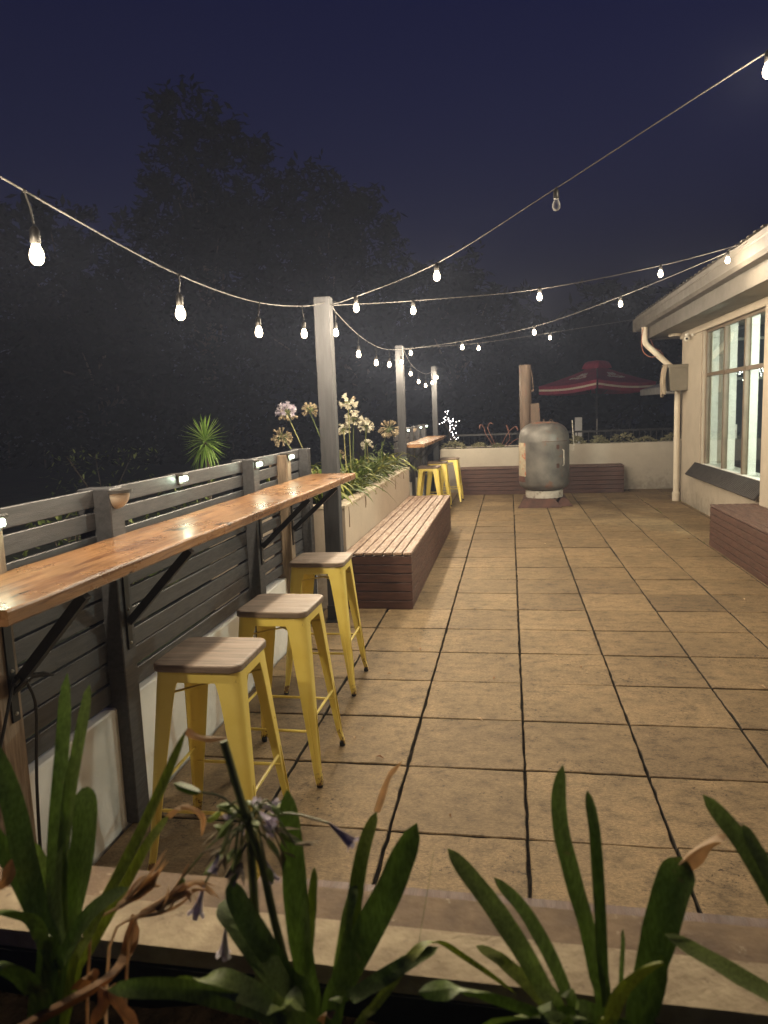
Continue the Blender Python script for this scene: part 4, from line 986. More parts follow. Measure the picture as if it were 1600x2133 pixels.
def grey_umbrella():
    t = thing('patio_umbrella', (4.7, 14.2, -.1), 'grey canopy edge with dark lettering showing behind the building corner', 'umbrella')
    x0, x1, ya, yb, z = 3.50, 5.9, 13.0, 15.4, 1.80; ap = (4.7, 14.2, 2.3)
    m = MB(); cs = [(x0, ya, z+.1), (x1, ya, z+.1), (x1, yb, z+.1), (x0, yb, z+.1)]
    for q in range(4): m.add([cs[q], cs[(q+1) % 4], ap], [(0, 1, 2)])
    for q in range(4):
        a, b = cs[q], cs[(q+1) % 4]; m.add([a, b, (b[0], b[1], z-.03), (a[0], a[1], z-.03)], [(0, 3, 2, 1)]); m.add([(v[0], v[1], v[2]-.006) for v in (a, b)]+[tuple(Vector(ap)-Vector((0, 0, .01)))], [(2, 1, 0)])
    m.build('canopy', M['greycanvas'], t)
    p = MB(); p.tube([(4.7, 14.2, -.1), (4.7, 14.2, 2.29)], .024, 10); p.build('pole', M['steel'], t)
    cu = bpy.data.curves.new('lettering', 'FONT'); cu.body = 'autic-ROW'; cu.size = .13; cu.extrude = .002; cu.align_x = 'LEFT'
    o = bpy.data.objects.new('lettering', cu); COL.objects.link(o); dg = bpy.context.evaluated_depsgraph_get()
    me = bpy.data.meshes.new_from_object(o.evaluated_get(dg)); bpy.data.objects.remove(o)
    me.transform(Matrix.Rotation(R(90), 4, 'X')); me.materials.clear(); me.materials.append(M['ink'])
    lo = bpy.data.objects.new('lettering', me); COL.objects.link(lo); lo.parent = t; lo.location = (3.66-4.7, 12.994-14.2, z+.0+.1)
grey_umbrella()
m = MB(); m.box(2.15, 2.33, 16.95, 17.05, -.1, 1.29, .01); m.box(2.23, 2.26, 16.93, 16.949, .98, 1.08)
tag(m.build('marker_post', M['white_wall'], loc=(2.24, 17, -.1)), 'pale square post standing in the dark left of the red umbrella pole', 'post')

def yucca():
    t = thing('yucca', (-2.82, 5.0, -.1), 'small bright green yucca with a round spiky head behind the near fence', 'plant')
    m = MB(); m.tube(smoothpts([(-2.80, 5, -.1), (-2.83, 5, .6), (-2.81, 5, 1.0), (-2.825, 5, 1.36)], 14), [.035]*8+[.024]*7, 10); m.build('trunk', M['bark'], t, smooth=True)
    l = MB(); r = random.Random(3)
    for i in range(92):
        u = 1-2*((i+.5)/92)*.93; a = i*2.39996; q = math.sqrt(max(0, 1-u*u)); L = .29*r.uniform(.82, 1.08)
        d = Vector((math.cos(a)*q, math.sin(a)*q, u)); c = Vector((-2.825, 5.0, 1.36+.05*u)); l.t = r.random()*.9
        e = c+d*L; mid = c+d*L*.5; e.z -= .035*(1-abs(u)); l.leaf([c, c+d*L*.2, mid, c.lerp(e, .78), e], .021, fold=.25, prof=lambda t: .5+.5*math.sin(min(1, t*1.5)*1.57) if t < .55 else max(.03, (1-t)/.45))
    for i in range(10):
        a = r.uniform(0, 6.28); c = Vector((-2.825, 5, 1.3)); l.t = r.random()*.4
        l.leaf([c, c+Vector((math.cos(a)*.08, math.sin(a)*.08, -.03)), c+Vector((math.cos(a)*.13, math.sin(a)*.13, -.16)), c+Vector((math.cos(a)*.16, math.sin(a)*.16, -.30))], .02, fold=.2)
    l.build('leaves', M['yucca'], t, smooth=False)
yucca()
def shrubs():
    r = random.Random(31)
    for i, (x, y, h, w, lab) in enumerate(((-2.95, 4.7, .95, .3, 'small dark shrub at the foot of the yucca behind the near fence'), (-3.4, 3.2, .9, .4, 'low dark shrub behind the near fence, left of the yucca'),
                                    (-6.2, 8.5, 1.2, .9, 'dark broadleaf shrub in the gloom far behind the near bar'), (-2.4, 2.6, 1.0, .3, 'weedy shrub reaching the top slat of the near fence'),
                                    (-1.6, 10.4, 1.05, .4, 'dark shrub behind the far slat fence'))):
        t = thing('shrub', (x, y, -.1), lab, 'shrub'); s = MB()
        for k in range(5): a = r.uniform(0, 6.28); s.tube([(x, y, -.1), (x+math.cos(a)*w*.3, y+math.sin(a)*w*.3, h*.5), (x+math.cos(a)*w*.6, y+math.sin(a)*w*.6, h*.9)], [.012, .008, .003], 5)
        s.build('stems', M['bark'], t)
        m = MB()
        for k in range(260):
            a = r.uniform(0, 6.28); q = r.random()**.5*w; z = r.uniform(.2, 1)*h; c = Vector((x+math.cos(a)*q, y+math.sin(a)*q, z)); d = Vector((r.gauss(0, 1), r.gauss(0, 1), r.gauss(.2, .6))).normalized()
            m.t = r.random(); m.leaf([c, c+d*.05, c+d*.09], .035, fold=.1, th=.03)
        m.build('leaves', M['leaf'], t)
shrubs()

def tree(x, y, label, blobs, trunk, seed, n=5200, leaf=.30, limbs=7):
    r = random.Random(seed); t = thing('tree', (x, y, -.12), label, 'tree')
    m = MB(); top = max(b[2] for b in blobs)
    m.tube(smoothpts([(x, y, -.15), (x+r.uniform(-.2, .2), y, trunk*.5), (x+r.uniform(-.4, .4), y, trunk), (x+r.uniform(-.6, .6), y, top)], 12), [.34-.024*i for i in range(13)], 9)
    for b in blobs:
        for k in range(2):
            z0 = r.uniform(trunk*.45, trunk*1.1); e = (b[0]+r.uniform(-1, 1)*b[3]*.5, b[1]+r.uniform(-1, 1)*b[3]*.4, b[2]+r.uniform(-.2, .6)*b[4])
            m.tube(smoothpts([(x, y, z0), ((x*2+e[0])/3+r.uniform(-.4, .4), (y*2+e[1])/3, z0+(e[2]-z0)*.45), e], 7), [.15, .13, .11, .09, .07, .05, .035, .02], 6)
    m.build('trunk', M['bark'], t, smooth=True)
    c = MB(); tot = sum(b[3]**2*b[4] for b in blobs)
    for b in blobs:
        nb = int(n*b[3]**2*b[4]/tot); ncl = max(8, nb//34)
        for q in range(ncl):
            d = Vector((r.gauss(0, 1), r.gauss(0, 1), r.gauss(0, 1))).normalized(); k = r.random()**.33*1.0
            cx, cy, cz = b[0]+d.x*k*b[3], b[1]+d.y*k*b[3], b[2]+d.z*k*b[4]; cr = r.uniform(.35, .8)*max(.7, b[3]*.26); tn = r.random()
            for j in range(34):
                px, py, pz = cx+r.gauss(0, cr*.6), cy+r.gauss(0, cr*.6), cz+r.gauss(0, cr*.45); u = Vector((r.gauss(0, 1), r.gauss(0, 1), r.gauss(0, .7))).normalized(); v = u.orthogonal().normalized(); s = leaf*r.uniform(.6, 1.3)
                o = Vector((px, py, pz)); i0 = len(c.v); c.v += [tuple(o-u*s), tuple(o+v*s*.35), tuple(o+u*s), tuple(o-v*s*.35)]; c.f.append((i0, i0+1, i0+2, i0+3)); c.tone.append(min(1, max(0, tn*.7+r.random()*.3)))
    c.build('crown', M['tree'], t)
tree(-13.2, 30, 'tallest dark tree, its narrow crown peaking high on the left of the sky', [(-13.6, 30, 12.8, 2.6, 3.9), (-12.0, 30, 11.4, 2.8, 3.2), (-14.6, 30, 8.5, 3.2, 3.6), (-11.0, 30, 8.0, 3.6, 3.8), (-13, 29, 4.5, 4.0, 3.0)], 6, 1, 17000, .22)
tree(-7.6, 31, 'broad dark tree with a rounded top right of the tallest tree', [(-8.4, 31, 10.0, 2.6, 2.8), (-6.5, 31, 8.6, 2.5, 3.2), (-8.5, 30, 5.5, 3.4, 3.2), (-5.4, 30, 5.0, 2.6, 2.8)], 4.5, 2, 12500, .22)
tree(-2.2, 32, 'lower dark tree behind the middle of the strings', [(-3.0, 32, 6.8, 2.6, 2.5), (-.8, 32, 5.6, 2.4, 2.2), (-2, 31, 3.4, 3.4, 2.6)], 3.5, 3, 8500, .24)
tree(3.0, 34, 'low dark tree behind the red umbrella', [(2.2, 34, 4.0, 2.6, 2.2), (5.2, 34, 5.0, 2.4, 2.2), (4, 33, 2.4, 4, 2)], 2.5, 4, 6500)
tree(8.4, 34, 'dark tree beyond the roof corner of the building', [(7.6, 34, 5.4, 2.4, 2.2), (10, 34, 4.6, 3, 2.4)], 3, 5, 3600)
tree(-21.5, 32, 'dark tree at the left edge of the sky', [(-22.5, 32, 10.2, 3.2, 3.0), (-20, 32, 8.0, 3.0, 3.0), (-21.5, 31, 4.6, 4.4, 3.6), (-25, 32, 7.0, 3.0, 3.8)], 5, 6, 9000)
tree(-16.8, 27, 'shorter dark tree filling the gap below the tallest tree on its left', [(-17.0, 27, 5.0, 2.8, 2.8), (-19.2, 28, 3.5, 3.0, 2.6), (-14.8, 27, 3.4, 2.6, 2.4)], 3, 7, 6500)
tree(-5.0, 24, 'slim pale trunked tree in the dark behind the yucca', [(-5.2, 24, 3.8, 2.0, 1.8), (-3.2, 24.5, 2.6, 1.8, 1.6)], 3, 8, 3600)
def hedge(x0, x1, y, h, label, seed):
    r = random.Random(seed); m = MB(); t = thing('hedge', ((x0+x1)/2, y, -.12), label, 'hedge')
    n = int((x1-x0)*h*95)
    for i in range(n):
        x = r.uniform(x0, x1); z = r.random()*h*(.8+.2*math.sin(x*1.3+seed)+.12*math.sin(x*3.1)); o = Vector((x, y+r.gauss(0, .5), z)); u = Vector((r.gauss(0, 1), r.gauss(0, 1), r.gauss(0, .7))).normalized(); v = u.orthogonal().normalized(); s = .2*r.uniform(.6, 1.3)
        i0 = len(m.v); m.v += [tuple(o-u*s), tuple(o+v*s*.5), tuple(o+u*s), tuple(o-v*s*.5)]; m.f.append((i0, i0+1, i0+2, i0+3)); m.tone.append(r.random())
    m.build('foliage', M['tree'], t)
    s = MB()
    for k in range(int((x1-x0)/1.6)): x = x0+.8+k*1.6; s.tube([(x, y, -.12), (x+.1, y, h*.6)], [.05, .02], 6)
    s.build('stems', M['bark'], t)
hedge(-30, -8, 24, 2.6, 'long dark hedge across the left background behind the fence', 1)
hedge(-9, 3, 25, 2.3, 'dark hedge in the middle background behind the posts', 2)
hedge(2, 14, 23, 2.1, 'dark hedge beyond the red umbrella', 3)

# ================================================================== STOOLS
def make_stool(x, y, rz, label):
    t = thing('bar_stool', (x, y, 0), label, 'bar stool', 'yellow metal bar stools with wooden seats', rz)
    t.rotation_euler = (0, 0, 0); t.location = (0, 0, 0)
    zt, zb = .735, .014
    def cc(z): return .150+(.207-.150)*(zt-z)/(zt-zb)
    def square(h, r, n=5):
        o = []
        for (sx, sy, a0) in ((1, 1, 0), (-1, 1, 90), (-1, -1, 180), (1, -1, 270)):
            for k in range(n+1):
                a = R(a0+90*k/n); o.append((sx*(h-r)+r*math.cos(a), sy*(h-r)+r*math.sin(a)))
        return o
    # wooden seat
    s = MB(); rings = [(.156, .7465), (.1625, .7475), (.1635, .751), (.1635, .768), (.161, .7725), (.155, .774)]
    n = 0; vs = []
    for h, z in rings:
        q = square(h, .042, 6); n = len(q); vs += [(a, b, z) for a, b in q]
    fs = [tuple(range(n-1, -1, -1)), tuple(range(5*n, 6*n))]+[(r*n+i, r*n+(i+1) % n, (r+1)*n+(i+1) % n, (r+1)*n+i) for r in range(5) for i in range(n)]
    s.add(vs, fs); s.build('seat', M['seat_wood'], t)
    # pressed rim
    r = MB(); vs = []
    prof = [(.1505, .7455), (.154, .742), (.155, .735), (.1555, .708), (.153, .707), (.152, .735), (.149, .742)]
    for h, z in prof: vs += [(a, b, z) for a, b in square(h, .038, 6)]
    k = len(prof); r.add(vs, [(i*n+j, ((i+1) % k)*n+j, ((i+1) % k)*n+(j+1) % n, i*n+(j+1) % n) for i in range(k) for j in range(n)])
    r.build('seat_rim', M['yellow'], t, smooth=True)
    for sx, sy in ((1, 1), (-1, 1), (-1, -1), (1, -1)):
        l = MB(); rows = []; nz = 22
        for i in range(nz+1):
            u = i/nz; z = zt-(zt-zb)*u; c = cc(z)+.004; a = .080*(1-u)+.026*u + .020*math.exp(-u*26); rr = .034*(1-u)+.012*u
            flare = .006*max(0, (u-.93)/.07)
            c += flare; crs = [(c-a, c), (c-rr, c)]+[(c-rr+rr*math.cos(R(90-18*q)), c-rr+rr*math.sin(R(90-18*q))) for q in range(1, 5)]+[(c, c-rr), (c, c-a)]
            if .55 < u < .94:
                e = .003*math.sin((u-.55)/.39*math.pi)
                crs[0] = (crs[0][0]+0, crs[0][1]-e); crs[-1] = (crs[-1][0]-e, crs[-1][1])
            th = .004; inn = [(p[0]-th*(.3 if j < 2 else 1), p[1]-th*(1 if j < 5 else .3)) for j, p in enumerate(crs)]
            lp = crs+inn[::-1]; rows.append([(sx*p[0], sy*p[1], z) for p in lp])
        k = len(rows[0])
        for rw in rows: l.v += rw
        for i in range(nz):
            for j in range(k):
                a = i*k+j; b = i*k+(j+1) % k; f = (a, b, b+k, a+k); l.f.append(f if sx*sy < 0 else f[::-1]); l.tone.append(.5)
        l.f += [tuple(range(k)), tuple(range(nz*k, nz*k+k))]; l.tone += [.5, .5]
        # stiffening rib pressed into the lower leg
        for q in (0, 1):
            z0, z1 = .34, .07; c0, c1 = cc(z0)+.004, cc(z1)+.004; o = .030
            a0 = (sx*(c0-o), sy*(c0+.001), z0) if q == 0 else (sx*(c0+.001), sy*(c0-o), z0); a1 = (sx*(c1-o*.62), sy*(c1+.001), z1) if q == 0 else (sx*(c1+.001), sy*(c1-o*.62), z1)
            l.tube([a0, tuple((Vector(a0)+Vector(a1))/2), a1], [.001, .0042, .001], 6)
        lg = l.build('leg', M['yellow'], t, smooth=True)
        f = MB(); c = cc(.01)-.004; f.lathe([(.013, .0), (.014, .003), (.014, .018), (.009, .02)], (sx*(c-.002), sy*(c-.002), 0), 12); f.build('rubber_foot', M['rubber'], lg)
    for z, ax in ((.245, 0), (.305, 1)):
        for s2 in (-1, 1):
            c = cc(z)-.004; b = MB()
            p0, p1 = ((-c, s2*c, z), (c, s2*c, z)) if ax == 0 else ((s2*c, -c, z), (s2*c, c, z))
            b.tube([p0, tuple(Vector(p0).lerp(Vector(p1), .1)), tuple(Vector(p0).lerp(Vector(p1), .12)), tuple(Vector(p0).lerp(Vector(p1), .88)), tuple(Vector(p0).lerp(Vector(p1), .9)), p1], [.004, .004, .0065, .0065, .004, .004], 8)
            b.build('footrest', M['yellow'], t)
    x2 = MB(); x2.obox((-.145, -.145, .655), (.145, .145, .655), .016, .003); x2.obox((-.145, .145, .6585), (.145, -.145, .6585), .016, .003)
    x2.build('cross_brace', M['yellow'], t)
    t.location = (x, y, 0); t.rotation_euler = (0, 0, rz)
    return t
st = make_stool(-.602, -.170, R(.5), 'nearest and biggest in view yellow bar stool, tucked beside the near bar')
dup(st, (-.553, .505, 0), R(-1.2), 'yellow bar stool in the middle of the near row of three')
dup(st, (-.628, 1.525, 0), R(1.0), 'yellow bar stool closest to the long bench, third of the near row')
dup(st, (-.735, 8.44, 0), R(-1), 'yellow bar stool just over the far end of the long bench, nearest of three')
dup(st, (-.70, 9.40, 0), R(2), 'yellow bar stool half hidden between two others at the far bar')
dup(st, (-.565, 10.22, 0), R(-2), 'yellow bar stool farthest away, beside the bench on the far wall')

# ================================================================== NEAREST PLANTER
def near_planter():
    t = thing('planter', (.6, -1.64, 0), 'cream topped planter wall across the bottom of the view', 'planter'); t.rotation_euler = (0, 0, 0)
    m = MB(); m.box(-1.60, 3.1, -1.712, -1.566, -.05, .832); m.build('wall', M['planter'], t)
    c = MB(); r = random.Random(2); n = 60
    def strip(ya, yb, za, name, mat, w):
        s = MB()
        for i in range(n+1):
            x = -1.60+4.7*i/n; s.v += [(x, ya+r.gauss(0, w), za-.028), (x, ya+r.gauss(0, w*.3), za), (x, yb+r.gauss(0, w*.2), za), (x, yb, za-.028)]
        for i in range(n):
            for k in range(4): a = i*4+k; b = i*4+(k+1) % 4; s.f.append((a, b, b+4, a+4)); s.tone.append(.5)
        s.f += [(3, 2, 1, 0), tuple(range(n*4, n*4+4))]; s.tone += [.5]*2
        return s.build(name, mat, t)
    strip(-1.722, -1.632, .860, 'painted_capping', M['cap_clean'], .0012); strip(-1.6315, -1.558, .8585, 'bare_capping', M['cap_dirty'], .0006)
    t.location = (t.location.x, t.location.y, 0); t.rotation_euler = (0, 0, R(-1.3))
    ln = MB(); ln.box(-1.58, 3.05, -1.726, -1.7125, .70, .829); ln.build('shade_sheet', M['rubber'], t)  # black sheet added for the shade on the wall's inner face
    m = MB(); n = 50; mm = 22
    for j in range(mm+1):
        for i in range(n+1):
            x = -1.6+4.6*i/n; y = -3.3+1.57*j/mm
            m.v.append((x, y, .785+.012*math.sin(x*9)*math.cos(y*7)+r.gauss(0, .006)))
    for j in range(mm):
        for i in range(n): m.f.append((j*(n+1)+i, j*(n+1)+i+1, (j+1)*(n+1)+i+1, (j+1)*(n+1)+i)); m.tone.append(.5)
    tag(m.build('soil', M['soil'], smooth=True), kind='structure')
near_planter()
